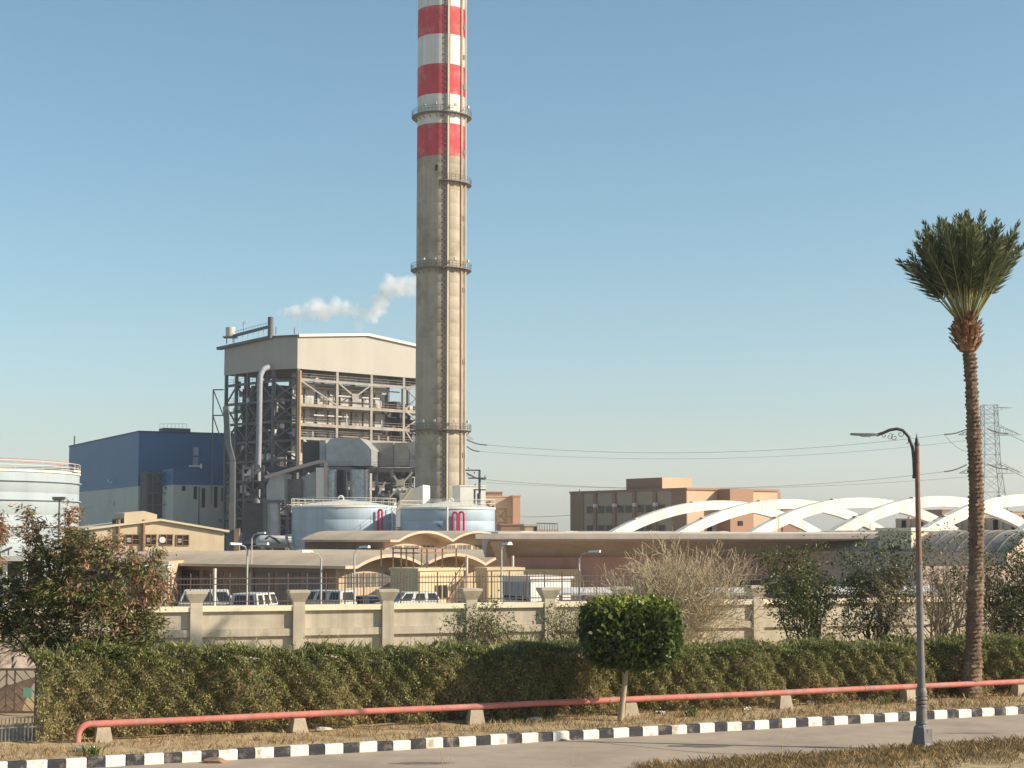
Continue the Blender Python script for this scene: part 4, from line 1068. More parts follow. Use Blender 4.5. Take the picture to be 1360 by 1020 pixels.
# ================================================================== ARCHED HALL (white ribs)
m_rib = mat('white_rib', (.70, .67, .59), .75, .1, .5, .1, 6, streak=.32)
m_hallw = mat('hall_wall', (.44, .35, .25), .9, .12, .6, .1, 6)
BA = R(40); rv = Vector((math.cos(BA), math.sin(BA), 0)); av = Vector((math.sin(BA), -math.cos(BA), 0))
Apk = Vector((X(962, 180), 180, 0)); zpk = 9.12; half = 27.4; RS = 9.47
hall = thing('arched_hall', 'long hall spanned by big white crossing arch ribs above the canopy roof', 'building', Apk)
for q in range(7):
    c = Apk + av * (q * RS); dep = 1.0; NA = 48
    arc_o = []; arc_i = []
    for k in range(NA + 1):
        x = half * (2 * k / NA - 1); z = zpk * (1 - (x / half) ** 2)
        tx, tz = 1.0, -2 * zpk * x / half ** 2; l = math.hypot(tx, tz); nx_, nz_ = -tz / l, tx / l
        arc_o.append((x, z)); arc_i.append((x - nx_ * dep, max(-.2, z - nz_ * dep)))
    m = MB(); N0 = len(m.v)
    for dpt in (0, .7):
        for (xo, zo), (xi, zi) in zip(arc_o, arc_i):
            m.v.append(tuple(c + rv * xo - av * dpt + k_ * zo)); m.v.append(tuple(c + rv * xi - av * dpt + k_ * zi))
    H_ = 2 * (NA + 1)
    for k in range(NA):
        a = 2 * k
        m.f += [(a, a + 1, a + 3, a + 2), (H_ + a, H_ + a + 2, H_ + a + 3, H_ + a + 1), (a, a + 2, H_ + a + 2, H_ + a), (a + 1, H_ + a + 1, H_ + a + 3, a + 3)]
    rb = m.build('arch_rib', m_rib, hall, True)
    for xx in (-13, -4.5, 4.5, 13):        # hangers and little caps on the rib
        z = zpk * (1 - (xx / half) ** 2); p = c + rv * xx - av * .35
        MB().box(tuple(p + k_ * (z + .01)), (.5, .4, .08), BA).build('cap', m_can, rb)
        MB().beam(p + av * .36 + k_ * (z - dep - .1), p + av * .36 + k_ * (z - .02), .03).build('hanger', m_can, rb)
    if q < 6:   # roof slab between ribs
        MB().obox(c - rv * 17 + av * .45 + k_ * 4.9, rv * 34, av * (RS - 1.3), k_ * .25).build('roof_slab', mat('hall_roof', (.62, .56, .48), .9, .1, .6), hall)
# far long wall with pilasters and dark windows
for q in range(1, 6):
    c = Apk + av * (q * RS) + rv * 17.4
    MB().obox(c + av * .05, av * (RS - .1), rv * .4, k_ * 7.2).build('clerestory_wall', m_hallw, hall)
    for k in range(4):
        MB().obox(c + av * (.9 + k * 2.2) - rv * .004 + k_ * 5.3, av * .55, -rv * .05, k_ * 1.7).build('window', m_dark, hall)
        MB().obox(c + av * (1.8 + k * 2.2) - rv * .004 + k_ * 5.25, av * .3, -rv * .18, k_ * 2.15).build('pilaster', m_red, hall)

# ================================================================== CHIMNEY
k_ = Vector((0, 0, 1))
CHY = 320.0; ch = Vector((X(584.5, CHY), CHY, 0))
m_chc = mat('chimney_concrete', (.44, .375, .285), .92, .16, .3, .2, 3, streak=.24, col2=(.34, .285, .21), c2scale=.16)
m_chr = mat('chimney_red', (.60, .06, .07), .75, .14, .5, .05, 3, streak=.18, col2=(.62, .17, .15), c2scale=.3)
m_chw = mat('chimney_white', (.74, .72, .64), .8, .08, .4, .05, 3, streak=.25)
m_steel = mat('weathered_steel', (.16, .14, .12), .6, .25, 1, spec=.4)
chim = thing('chimney', 'tall concrete power station chimney with red and white painted bands', 'chimney', ch)
def crad(z): return lerp(4.92, 4.72, z / 150)
zb = [Zp(206.5, CHY - 4.9)] 
step = [Zp(y, CHY - 4.9) for y in (205.5, 162.5, 123.5, 83.5, 44, 6)]
zt = 150.0
def ring(z0, z1, dr=0.0): return [(crad(z0) + dr, z0), (crad(z1) + dr, z1)]
# pour lifts: shallow recessed joints
prof = []
z = -1.0
while z < step[0] - .01:
    z2 = min(z + 2.6, step[0]); prof += [(crad(z) - .02, z), (crad(z), z + .05), (crad(z2), z2 - .05), (crad(z2) - .02, z2)]; z = z2
MB().lathe(prof, 72, (ch.x, ch.y, 0)).build('shaft', m_chc, chim, True)
lev = list(step)
while lev[-1] < zt - 7: lev.append(lev[-1] + 6.0)
for k, (a, b) in enumerate(zip(lev, lev[1:])):
    MB().lathe(ring(a, b, .012), 72, (ch.x, ch.y, 0)).build('painted_band', m_chr if k % 2 == 0 else m_chw, chim, True)
MB().lathe([(crad(lev[-1]) + .02, lev[-1]), (crad(zt) + .25, zt), (crad(zt) - .5, zt), (crad(zt) - .6, zt - 8)], 72, (ch.x, ch.y, 0)).build('rim', m_chc, chim, True)
def cdir(alpha):  # alpha: degrees right of the line to the viewer
    a = R(-90 + alpha) + math.atan2(ch.x, ch.y) * -1; return Vector((math.cos(a), math.sin(a), 0))
def cpt(alpha, z, dr): return ch + cdir(alpha) * (crad(z) + dr) + k_ * z
def gallery(z, a0, a1, wd=1.15):
    A0, A1 = R(-90 + a0), R(-90 + a1); n = max(8, int((a1 - a0) / 8)); r0 = crad(z)
    g = MB(); g.lathe([(r0, 0), (r0 + wd, 0), (r0 + wd, .18), (r0, .18), (r0, 0)], n, (ch.x, ch.y, z), A0, A1)
    gl = g.build('gallery', m_steel, chim)
    rl = MB()
    for h in (.6, 1.1): rl.tube([ch + Vector((math.cos(lerp(A0, A1, q / n)), math.sin(lerp(A0, A1, q / n)), 0)) * (r0 + wd - .05) + k_ * (z + .18 + h) for q in range(n + 1)], .035, 4)
    for q in range(n + 1):
        d = Vector((math.cos(lerp(A0, A1, q / n)), math.sin(lerp(A0, A1, q / n)), 0)); rl.beam(ch + d * (r0 + wd - .05) + k_ * (z + .18), ch + d * (r0 + wd - .05) + k_ * (z + 1.3), .06)
    rl.build('railing', m_steel, gl)
    for q in range(0, n + 1, 2):
        d = Vector((math.cos(lerp(A0, A1, q / n)), math.sin(lerp(A0, A1, q / n)), 0)); MB().beam(ch + d * (r0 - .05) + k_ * (z - .9), ch + d * (r0 + wd - .1) + k_ * (z - .02), .09).build('bracket', m_steel, gl)
for z, a0, a1 in ((Zp(149, CHY - 5), 0, 360), (Zp(240, CHY - 5), -2, 110), (Zp(355, CHY - 5), 0, 360), (Zp(571, CHY - 5), 0, 360), (135.0, 0, 360)): gallery(z, a0, a1, 1.1)
# caged ladder, cable duct, its shadow line, cable tray
lad = MB()
for s in (-.28, .28):
    d = cdir(4); t_ = Vector((-d.y, d.x, 0))
    lad.beam(ch + d * (crad(0) + .35) + t_ * s + k_ * 6, ch + d * (crad(150) + .35) + t_ * s + k_ * 149, .08)
m_ldr = mat('ladder_steel', (.07, .06, .055), .65, .2, 1)
ladder = lad.build('ladder', m_ldr, chim)
rg = MB(); z = 6.0
while z < 149:
    d = cdir(4); t_ = Vector((-d.y, d.x, 0)); p = ch + d * (crad(z) + .35) + k_ * z
    rg.beam(p - t_ * .28, p + t_ * .28, .05); z += .33
rg.build('rungs', m_ldr, ladder)
cg = MB(); z = 9.0; d = cdir(4); t_ = Vector((-d.y, d.x, 0))
while z < 149:
    p = ch + d * (crad(z) + .35) + k_ * z
    pts = [p + t_ * .36 * math.cos(math.pi * q / 6) + d * .75 * math.sin(math.pi * q / 6) for q in range(7)]
    for a, b in zip(pts, pts[1:]): cg.beam(a, b, .07, .16)
    z += 1.1
for q in (1, 3, 5): cg.beam(ch + d * (crad(0) + .35) + t_ * .36 * math.cos(math.pi * q / 6) + d * .75 * math.sin(math.pi * q / 6) + k_ * 9, ch + d * (crad(150) + .35) + t_ * .36 * math.cos(math.pi * q / 6) + d * .75 * math.sin(math.pi * q / 6) + k_ * 149, .05)
cg.build('safety_cage', m_ldr, ladder)
m_cond = mat('pale_duct', (.62, .54, .38), .7, .1, .4)
MB().beam(cpt(15, 0, .2) , cpt(15, 149, .2), .34, .3, cdir(15)).build('cable_duct', m_cond, chim)
MB().beam(cpt(18.5, 0, .12), cpt(18.5, 149, .12), .10, .2, cdir(18)).build('duct_shadow_line', m_steel, chim)  # dark strip drawn as the shadow line of the cable duct
MB().beam(cpt(52, 0, .14), cpt(52, 149, .14), .5, .2, cdir(52)).build('cable_tray', mat('tray_rust', (.30, .22, .15), .8, .25, .5), chim)
MB().tube([cpt(66, 0, .3), cpt(66, 149, .3)], .16, 8).build('drain_pipe', mat('pale_pipe', (.55, .47, .36), .7, .1, .5), chim)
for z in (20, 38, 52, 66, 79, 92, 98, 104):
    MB().box(tuple(cpt(58, z, .1)), (.5, .5, .9), R(-30)).build('junction_box', m_steel, chim)
for z in (Zp(141, 315), Zp(347, 315), Zp(562, 315)):
    for al in (-35, -12, 28, 62):
        p = cpt(al, z, 1.0); MB().box(tuple(p + k_ * .2), (.45, .4, .5), R(al)).build('warning_light', mat('signal_box', (.5, .46, .4), .6, .1, 1), chim)
MB().box(tuple(cpt(-12, Zp(226, 315), -.1)), (.5, .5, 1.1), 0).build('hatch', m_dark, chim)

# ================================================================== BOILER HOUSE
PH = R(43); br_, bi_ = Vector((math.cos(PH), math.sin(PH), 0)), Vector((-math.sin(PH), math.cos(PH), 0))
BO = Vector((X(392.4, 350), 350, 0))
def B(a, b, z): return BO + br_ * a + bi_ * b + k_ * z
m_clad = mat('beige_cladding', (.40, .38, .33), .7, .05, .15, .12, 2.0, streak=.08)
m_frm = mat('steel_frame', (.115, .115, .125), .65, .2, .4, spec=.35)
m_frl = mat('lit_steel', (.29, .265, .235), .7, .3, .6, spec=.3, col2=(.24, .17, .12), c2scale=.4, c2lo=.58, c2hi=.7)
m_cas = mat('boiler_casing', (.46, .45, .43), .5, .2, .5, .2, 2, col2=(.27, .235, .20), c2scale=.45, streak=.25)
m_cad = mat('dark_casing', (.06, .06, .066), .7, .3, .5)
m_ins = mat('insulated_duct', (.36, .37, .37), .45, .22, .5, .5, 1.6, metal=.25, spec=.5)
m_pip = mat('steam_pipe', (.50, .49, .47), .5, .15, .5, spec=.4)
m_rst = mat('rust_stain', (.34, .23, .14), .8, .3, .6)
bh = thing('boiler_house', 'tall open steel boiler house topped by a beige clad roof box', 'building', BO)
zc0, zr = 40.4, 47.3
foot = [(0, 0), (44, 0), (44, 24), (-2.6, 24), (-2.6, 5.29)]
hts = [47.2, 47.0, 46.6, 46.4, 47.2]
def clad(p0, p1, z0, za, zb_, ridge=None):
    a, b = B(*p0, 0), B(*p1, 0); inn = (b - a).normalized(); inn = Vector((-inn.y, inn.x, 0)) * .3
    poly = [a + k_ * z0, b + k_ * z0, b + k_ * zb_] + ([a.lerp(b, ridge[0]) + k_ * ridge[1]] if ridge else []) + [a + k_ * za]
    MB().prism(poly, inn).build('cladding', m_clad, bh)
clad(foot[0], foot[1], zc0, 47.3, 46.6, (.42, 49.0)); clad(foot[1], foot[2], zc0, 46.6, 46.6); clad(foot[2], foot[3], zc0, 46.6, 46.6); clad(foot[3], foot[4], zc0, 46.4, 47.3); clad(foot[4], foot[0], zc0, 47.3, 47.3)
# roof and white edge trim
MB().add([B(-.3, -.4, 47.35), B(18.5, -.4, 49.05), B(44.4, -.4, 46.65), B(44.4, 24.3, 46.65), B(18.5, 24.3, 49.05), B(-3.0, 24.3, 46.5), B(-3.0, 5.1, 47.3)],
         [(0, 1, 4, 5, 6), (1, 2, 3, 4)]).build('roof', m_clad, bh)
m_trim = mat('roof_trim', (.72, .67, .56), .6, .05, .3)
MB().beam(B(0, -.35, 47.45), B(18.5, -.35, 49.15), .5, .55).build('edge_trim', m_trim, bh); MB().beam(B(18.5, -.35, 49.15), B(44, -.35, 46.75), .5, .55).build('edge_trim', m_trim, bh)
MB().beam(B(-2.9, 5.1, 47.4), B(-3.1, 25.6, 46.5), 1.2, .6).build('edge_trim', m_frm, bh)
MB().beam(B(-2.7, 5.0, 47.4), B(-.2, -.4, 47.4), .4, .4).build('edge_trim', m_frm, bh)
# frame: columns, steel toned lighter on the lit face, darker on shaded ones
colm = []
for a in (.5, 10.7, 20.1, 29.3, 36.5, 43.5): colm.append((a, 0.4))
for b in (5.4, 10.0, 15.0, 19.5, 23.5): colm.append((-2.3, b))
for b in (8, 16, 23.5): colm.append((43.5, b))
for a in (6, 15, 24, 33): colm.append((a, 23.5))
for (a, b) in colm:
    MB().obox(B(a - .3, b - .3, 0), br_ * .6, bi_ * .6, k_ * (zc0 - .02)).build('column', m_frl if (b == .4 and a > 1) else m_frm, bh)
lvR = [38.4, 33.0, 28.8, 25.9, 20.5, 15.5, 10.5, 6]
lvL = [38.2, 34.0, 29.5, 25.4, 21.2, 17.0, 13.0, 9.0, 5.0]
for z in lvR:
    MB().obox(B(.8, .05, z - .55), br_ * 43, bi_ * .25, k_ * .55).build('beam', m_frl, bh)
    MB().obox(B(.8, .32, z), br_ * 43, bi_ * 3.4, k_ * .15).build('floor_deck', m_rst if z in (33.0, 28.8) else m_frm, bh)
    rl = MB()
    for q in range(0, 44, 3): rl.beam(B(.8 + q, .1, z), B(.8 + q, .1, z + 1.1), .06)
    for h in (.55, 1.1): rl.beam(B(.8, .1, z + h), B(43.4, .1, z + h), .06)
    rl.build('railing', m_frl, bh)
for z in lvL:
    MB().obox(B(-2.45, 5.7, z - .5), bi_ * 17.6, br_ * .3, k_ * .5).build('beam', m_frm, bh)
    MB().obox(B(-2.14, 5.7, z), bi_ * 17.6, br_ * 2.6, k_ * .12).build('floor_deck', m_frm, bh)
    rl = MB()
    for h in (.55, 1.1): rl.beam(B(-2.4, 5.6, z + h), B(-2.4, 23.3, z + h), .06)
    for q in range(8): rl.beam(B(-2.4, 5.6 + q * 2.5, z), B(-2.4, 5.6 + q * 2.5, z + 1.1), .06)
    rl.build('railing', m_frm, bh)
    MB().beam(B(-2.3, 5.4, z - .25), B(.5, .4, z - .25), .3, .5).build('beam', m_frm, bh)
def brace(a, b, m=m_frl, w_=.32): MB().beam(a, b, w_).build('brace', m, bh)
brace(B(.8, .2, 38), B(10.5, .2, 33.2)); brace(B(11, .2, 38), B(15.5, .2, 35.2)); brace(B(19.8, .2, 38), B(15.5, .2, 35.2))
MB().box(tuple(B(15.5, .0, 34.7)), (1.8, .2, 1.2), PH).build('gusset', m_frl, bh)
for (a0, a1) in ((29.6, 36.3), (36.8, 43.2)):
    for (z0, z1) in ((33.2, 38.2), (28.9, 32.9), (20.7, 28.6)):
        brace(B(a0, .2, z0), B(a1, .2, z1)); brace(B(a0, .15, z1), B(a1, .15, z0))
cl_ = [5.4, 10.0, 15.0, 19.5, 23.5]
for q, (b0_, b1_) in enumerate(zip(cl_, cl_[1:])):
    for w_, (z0, z1) in enumerate(zip(lvL[1:], lvL)):
        if (q + w_) % 2 == 0: brace(B(-2.3, b0_, z0), B(-2.3, b1_, z1 - .5), m_frm, .28)
        else: brace(B(-2.3, b1_, z0), B(-2.3, b0_, z1 - .5), m_frm, .28)
for w_, (z0, z1) in enumerate(zip(lvL[1:], lvL)):
    a_, b_ = B(-2.3, 5.4, 0), B(.5, .4, 0)
    brace(a_ + k_ * z0, b_ + k_ * (z1 - .5), m_frm, .28); brace(b_ + k_ * z0, a_ + k_ * (z1 - .5), m_frm, .28)
# boiler casing panels behind the right hand columns
for (z0, z1) in ((33.3, 36.6), (29.1, 32.2), (26.2, 28.1), (20.8, 25.2)):
    x = 1.8
    while x < 25.5:
        MB().obox(B(x, 4.2, z0), br_ * 2.9, bi_ * .3, k_ * (z1 - z0)).build('casing_panel', m_cas, bh)
        MB().obox(B(x + 2.94, 3.9, z0), br_ * .22, bi_ * .4, k_ * (z1 - z0)).build('buckstay', m_frm, bh); x += 3.2
    MB().obox(B(1.6, 4.0, z1 + .05), br_ * 24.5, bi_ * .6, k_ * .7).build('buckstay', m_cas if z1 > 30 else m_frl, bh)
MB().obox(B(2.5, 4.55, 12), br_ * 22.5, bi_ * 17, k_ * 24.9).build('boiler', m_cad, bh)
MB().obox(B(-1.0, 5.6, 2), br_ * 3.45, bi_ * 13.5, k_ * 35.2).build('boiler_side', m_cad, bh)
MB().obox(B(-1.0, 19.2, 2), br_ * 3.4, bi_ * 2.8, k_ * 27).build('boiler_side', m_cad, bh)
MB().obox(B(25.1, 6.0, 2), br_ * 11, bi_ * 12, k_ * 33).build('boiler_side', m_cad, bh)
for z in (39.3, 37.4): MB().tube([B(1, 3.0, z), B(27, 3.0, z)], .55, 10).build('header_pipe', m_frl if z > 38 else m_pip, bh, True)
for a in (3, 6.5, 13, 16.5, 22.5): MB().tube([B(a, 2.9, 36), B(a, 2.9, 40)], .22, 8).build('riser_pipe', m_pip, bh, True)
# machinery at the right hand open bays
for q in range(60):
    a, b, z = random.uniform(26.5, 43), random.uniform(1.5, 14), random.choice(lvR[1:]) + .2
    MB().box(tuple(B(a, b, z)), (random.uniform(.8, 2.6), random.uniform(.8, 3), random.uniform(.7, 2.6)), PH).build('machine', random.choice([m_frm, m_cad, m_pip, m_cas]), bh)
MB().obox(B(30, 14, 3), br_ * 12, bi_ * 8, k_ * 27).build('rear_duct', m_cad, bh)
# pipe clutter on the shaded left side
for q in range(230):
    z = random.uniform(6, 38); b = random.uniform(5.6, 22); a = random.uniform(-2.2, .4); L = random.uniform(1.2, 5)
    ax = random.choice([0, 0, 1, 2]); d = (bi_ * L, k_ * L, br_ * min(L, 2))[ax]
    mm = random.choice([m_frm, m_cad, m_frm, m_pip, m_ins, m_cad])
    if random.random() < .35: MB().box(tuple(B(a, b, z)), (random.uniform(.4, 1.4), random.uniform(.4, 1.6), random.uniform(.4, 1.5)), PH).build('machine', mm, bh)
    else: MB().tube([B(a, b, z), B(a, b, z) + d * .5, B(a, b, z) + d], random.uniform(.09, .3), 7).build('pipe', mm, bh, True)
# more pipes across the front corner
for q in range(26):
    f = random.random(); p = B(lerp(-2.6, .6, f) + 1.2, lerp(4.4, .8, f) + 1.6, random.uniform(8, 37)); L = random.uniform(1.5, 4)
    MB().tube([p, p + random.choice([k_, (br_ * 3.4 - bi_ * 4) / 5.2]) * L], random.uniform(.1, .26), 7).build('pipe', random.choice([m_frm, m_pip, m_cad]), bh, True)
# fittings along the lit face walkways
for q in range(70):
    a = random.uniform(1.5, 43); z = random.choice(lvR[:4]); b = random.uniform(1.2, 3.3); hgt = random.uniform(.5, 2.6)
    mm = random.choice([m_frm, m_frm, m_cad, m_pip, m_rst])
    if q % 3: MB().tube([B(a, b, z + .1), B(a, b, z + .1 + hgt)], random.uniform(.07, .2), 6).build('pipe', mm, bh)
    else: MB().box(tuple(B(a, b, z + .16)), (random.uniform(.3, .9), random.uniform(.3, .8), random.uniform(.4, 1.3)), PH).build('cabinet', mm, bh)
for q in range(9):
    z = random.choice([37.2, 35.4, 31.8, 30.9, 27.6, 26.6]); a = random.uniform(1.5, 14); L = random.uniform(7, 20)
    MB().tube([B(a, 2.4, z), B(a + L, 2.4, z)], random.uniform(.1, .22), 7).build('pipe', random.choice([m_pip, m_frm, m_rst]), bh, True)
# zig-zag stair flights on the shaded face
for q, (z0, z1) in enumerate(zip(lvL[1:], lvL)):
    b0_, b1_ = (11, 15) if q % 2 else (15, 11)
    for o_ in (0, .8): MB().beam(B(-2.6 + o_, b0_, z0), B(-2.6 + o_, b1_, z1), .1, .3).build('stair_stringer', m_frm, bh)
# outrigger stair at the far left edge
for z in (37.2, 31.5): MB().beam(B(-3.0, 23.5, z), B(-4.6, 25.2, z), .25).build('stair_beam', m_frm, bh)
MB().beam(B(-4.6, 25.2, 12), B(-4.6, 25.2, 37.2), .25).build('stair_post', m_frm, bh)
for z0, z1 in ((37.2, 31.5), (31.5, 25)): brace(B(-4.6, 25.2, z0), B(-3.0, 23.5, z1), m_frm, .2)
# downcomer pipe with bends, its grey darkened to stand for shade
def ptube(pts, r, m, name='pipe', par=None, n=12): return MB().tube([P(*q) for q in pts], r, n).build(name, m, par or bh, True)
ptube([(357, 487, 352), (350, 490, 349), (346, 498, 347.5), (345, 510, 347), (344, 580, 347), (342.5, 640, 347), (341, 680, 347), (337, 692, 347), (322, 712, 347), (319, 722, 347)], .6, mat('downcomer_shaded', (.26, .265, .28), .55, .15, .5, spec=.35), 'downcomer')
ptube([(403, 585, 346), (407, 588, 346), (409, 596, 346), (409, 640, 346)], .3, m_pip)
ptube([(398.5, 492, 348.2), (397.5, 560, 348.2), (397, 618, 348.2)], .33, mat('yellow_pipe', (.42, .265, .12), .6, .2, .6), 'yellow_riser')
# rectangular zig-zag duct at far left
def pduct(pts, w_, m, name):
    q = [P(*t) for t in pts]
    for a, b in zip(q, q[1:]): MB().beam(a, b, w_, w_, (0, 1, 0)).build(name, m, bh)
pduct([(300, 540, 352), (303, 590, 352), (309, 612, 352), (308, 730, 352)], 1.15, mat('grey_duct', (.16, .16, .17), .6, .15, .5), 'leg_duct')
MB().box((X(315, 351), 351, 0), (1.1, 1.1, Zp(702, 351))).build('rusty_post', m_rst, bh)
# rooftop: tank, walkway, stack, rods
m_tk = mat('roof_tank', (.55, .50, .45), .6, .1, .5)
pr = P(306, 447, 362); MB().lathe([(0, 0), (1.05, 0), (1.08, 2.0), (0, 2.25)], 18, pr).build('roof_tank', m_tk, bh, True)
for q in (-.8, .8): MB().beam(pr + Vector((q, 0, -1.6)), pr + Vector((q, 0, 0)), .2).build('tank_leg', m_frm, bh)
MB().box((pr.x, pr.y, pr.z - .3), (3.0, 2.4, .28)).build('tank_stage', m_frm, bh)
MB().beam(P(309, 446.5, 362), P(357, 434, 355), 1.0, .45).build('walkway', m_frm, bh)
for q in range(8):
    p = P(309, 448, 362).lerp(P(357, 436, 355), q / 7); MB().beam(p, p - k_ * 1.1, .12).build('walkway_leg', m_pip, bh)
rl = MB(); rl.beam(P(309, 441, 362), P(357, 428, 355), .06)
for q in range(14): p = P(309, 446, 362).lerp(P(357, 433.5, 355), q / 13); rl.beam(p, p + k_ * .9, .05)
rl.build('walkway_railing', m_frm, bh)
sp = P(359.3, 438, 354); MB().tube([sp - k_ * 1.5, sp + k_ * 2.75], .62, 14).build('vent_stack', m_frm, bh, True)
for px, y0, y1, r_ in ((397.5, 444, 422, .07), (366.5, 444, 434, .1), (391, 444, 435, .1), (323, 440, 428, .06)): MB().tube([P(px, y0, 351), P(px, y1, 351)], r_, 6).build('lightning_rod', m_pip if px > 396 else m_frm, bh)
MB().box(tuple(P(325, 429, 351)), (.9, .3, .35)).build('floodlight', m_shel, bh)
# low pitched ground equipment beneath
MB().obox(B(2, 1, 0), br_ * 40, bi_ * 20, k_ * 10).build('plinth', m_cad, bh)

# ---- flue gas ducts in front
DY = 331.0; yawd = R(-9)
dr_, di_ = frame2(yawd)
fd = thing('flue_duct', 'grey insulated flue gas duct hood standing before the boiler columns', 'duct', (X(465, DY), DY, 0))
def dpoly(px, Y, m, dep, name, par):
    q = [P(a, b, Y) for a, b in px]; c0 = q[0]
    q = [p + dr_ * 0 + Vector((0, (p.x - c0.x) * math.tan(yawd), 0)) for p in q]
    return MB().prism(q, di_ * dep).build(name, m, par)
dpoly([(433, 619), (433, 590), (439, 583), (452, 581), (478, 582), (490, 593), (494, 598), (494, 619)], DY, m_ins, 7, 'duct_hood', fd)
dpoly([(459, 616), (459, 596), (491, 595), (491, 616)], DY - .5, mat('patched_foil', (.42, .45, .46), .35, .35, 1.6, .9, 2.2, metal=.5, spec=.5), .8, 'foil_panel', fd)
dpoly([(402, 619), (402, 588), (412, 585), (424, 585), (424, 619)], DY + 4, m_cad, 5, 'duct_box', fd)
dpoly([(424.4, 619), (424.4, 584.5), (432.6, 584.5), (432.6, 619)], DY + 2, m_ins, 5, 'duct_box', fd)
m_wd = mat('tan_duct', (.36, .33, .28), .6, .2, .5, .3, 1.5)
dpoly([(494.6, 619), (494.6, 588), (523, 588), (523, 619)], DY + 5, m_wd, 6, 'duct_box', fd)
dpoly([(523.6, 619), (523.6, 588), (538, 588), (544, 600), (544, 619)], DY + 3, m_wd, 6, 'duct_box', fd)
dpoly([(544.6, 621), (544.6, 600), (538.5, 588), (552, 586), (566, 590), (566, 621)], DY + 2.5, m_cas, 5, 'duct_box', fd)  # stands for the duct's lit face, sunlight put into its paler colour
# deck with dark underside
q0, q1 = P(352, 622, DY - 3), P(566, 624, DY + 1)
MB().obox(q0 - k_ * .5, q1 - q0, di_ * 9, k_ * .9).build('deck', m_cad, fd)
rl = MB(); 
for h in (.5, 1.0): rl.beam(q0 + k_ * (h + .4), q1 + k_ * (h + .4), .06)
for t_ in range(26): p = q0.lerp(q1, t_ / 25) + k_ * .4; rl.beam(p, p + k_ * 1.0, .05)
rl.build('railing', m_frm, fd)
for px in (404, 432, 458, 500, 520, 545): MB().beam(P(px, 623, DY - 2.4), Vector((X(px, DY - 2.4), DY - 2.4, 0)), .5).build('support_leg', m_frm, fd)
brace_m = mat('pale_brace', (.50, .45, .38), .7, .1, .5)
for a, b in (((518, 660), (548, 627)), ((523, 632), (536, 652)), ((503, 655), (512, 640))): MB().beam(P(*a, DY - 3), P(*b, DY - 3), .55, .3).build('cross_brace', brace_m, fd)
MB().box(tuple(P(531.5, 645, DY - 3.3)), (1.5, .2, 1.2)).build('gusset', brace_m, fd)
for q in range(30):
    px, py = random.uniform(495, 548), random.uniform(628, 664); p = P(px, py, DY + random.uniform(0, 5))
    MB().box(tuple(p), (random.uniform(.3, 1.6), random.uniform(.4, 1.5), random.uniform(.3, 1.4))).build('fitting', random.choice([m_frm, m_cad, m_cad, m_frm, m_pip]), fd)
# lower vessels and boxes
lv = thing('air_heater', 'grey insulated air heater casing and vessels under the duct deck', 'machine', (X(450, DY), DY - 4, 0))
dpoly([(400, 700), (400, 634), (419, 626), (419, 700)], DY - 4, m_ins, 4, 'casing', lv)
dpoly([(419.5, 662), (419.5, 621), (431.5, 621), (431.5, 662)], DY - 5.5, mat('white_panel', (.78, .73, .64), .6, .05, .6), 3, 'white_box', lv)
foil = MATS['patched_foil']
for (pa, pb_) in ((432.5, 447), (464, 490)):
    x0, x1 = X(pa, DY - 4), X(pb_, DY - 4); r_ = (x1 - x0) / 2
    MB().tube([Vector(((x0 + x1) / 2, DY - 4, 0)), Vector(((x0 + x1) / 2, DY - 4, Zp(624, DY - 4)))], r_, 24).build('vessel', foil, lv, True)
dpoly([(447.5, 700), (447.5, 624), (458, 624), (458, 700)], DY - 2, mat('gap_shade', (.03, .04, .06), .6, .2, .5), 3, 'gap_shade_panel', lv)  # dark sheet painted as the shade in the gap between vessels
ptube([(352, 634, DY - 9), (395, 621, DY - 9), (425, 613, DY - 9), (430, 612.5, DY - 9), (432.5, 615, DY - 9), (432.5, 665, DY - 9)], .36, mat('pinkish_pipe', (.46, .36, .31), .6, .15, .6), 'overhead_pipe', lv)
ptube([(440, 700, DY - 8), (440, 668, DY - 8), (446, 661, DY - 8)], .2, m_pip, 'pipe', lv)
# big elbow duct at left of the ducts
ed_ = thing('elbow_duct', 'rounded silver elbow duct beside the tank stair', 'duct', (X(362, 325), 325, 0))
MB().tube([P(364, 712, 325), P(364, 665, 325)], 1.25, 20).build('vertical_duct', m_ins, ed_, True)
dpoly([(354, 664), (354, 645), (360, 632), (368, 627), (378, 630), (378, 664)], 324, m_ins, 5, 'duct_hood', ed_)
dpoly([(378.5, 664), (378.5, 636), (400, 636), (400, 664)], 326, mat('dark_foil', (.16, .165, .175), .5, .3, .8, .6, 2, metal=.3), 5, 'duct_box', ed_)
MB().obox(P(350, 668, 323.5), (X(402, 323) - X(350, 323), 0, 0), (0, 6, 0), (0, 0, .6)).build('stage', m_frm, ed_)
for px in (352, 382, 400): MB().beam(Vector((X(px, 324), 324, 0)), P(px, 667, 324), .5).build('leg', m_frm, ed_)
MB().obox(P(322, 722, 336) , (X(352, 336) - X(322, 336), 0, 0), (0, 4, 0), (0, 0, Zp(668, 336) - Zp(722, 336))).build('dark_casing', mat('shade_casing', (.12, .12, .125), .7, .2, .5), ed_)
for (a, b) in (((323, 668), (350, 640)), ((323, 640), (350, 668)), ((323, 640), (350, 640)), ((323, 622), (350, 622)), ((323, 640), (350, 622)), ((323, 720), (323, 618)), ((336, 668), (336, 618)), ((350, 720), (350, 618))):
    MB().beam(P(*a, 334), P(*b, 334), .35).build('steel_member', m_frm, ed_)
for q in range(16):
    p = P(random.uniform(324, 348), random.uniform(622, 664), 337); MB().box(tuple(p), (random.uniform(.5, 2), 1, random.uniform(.5, 2))).build('fitting', random.choice([m_frm, m_ins, m_cad]), ed_)
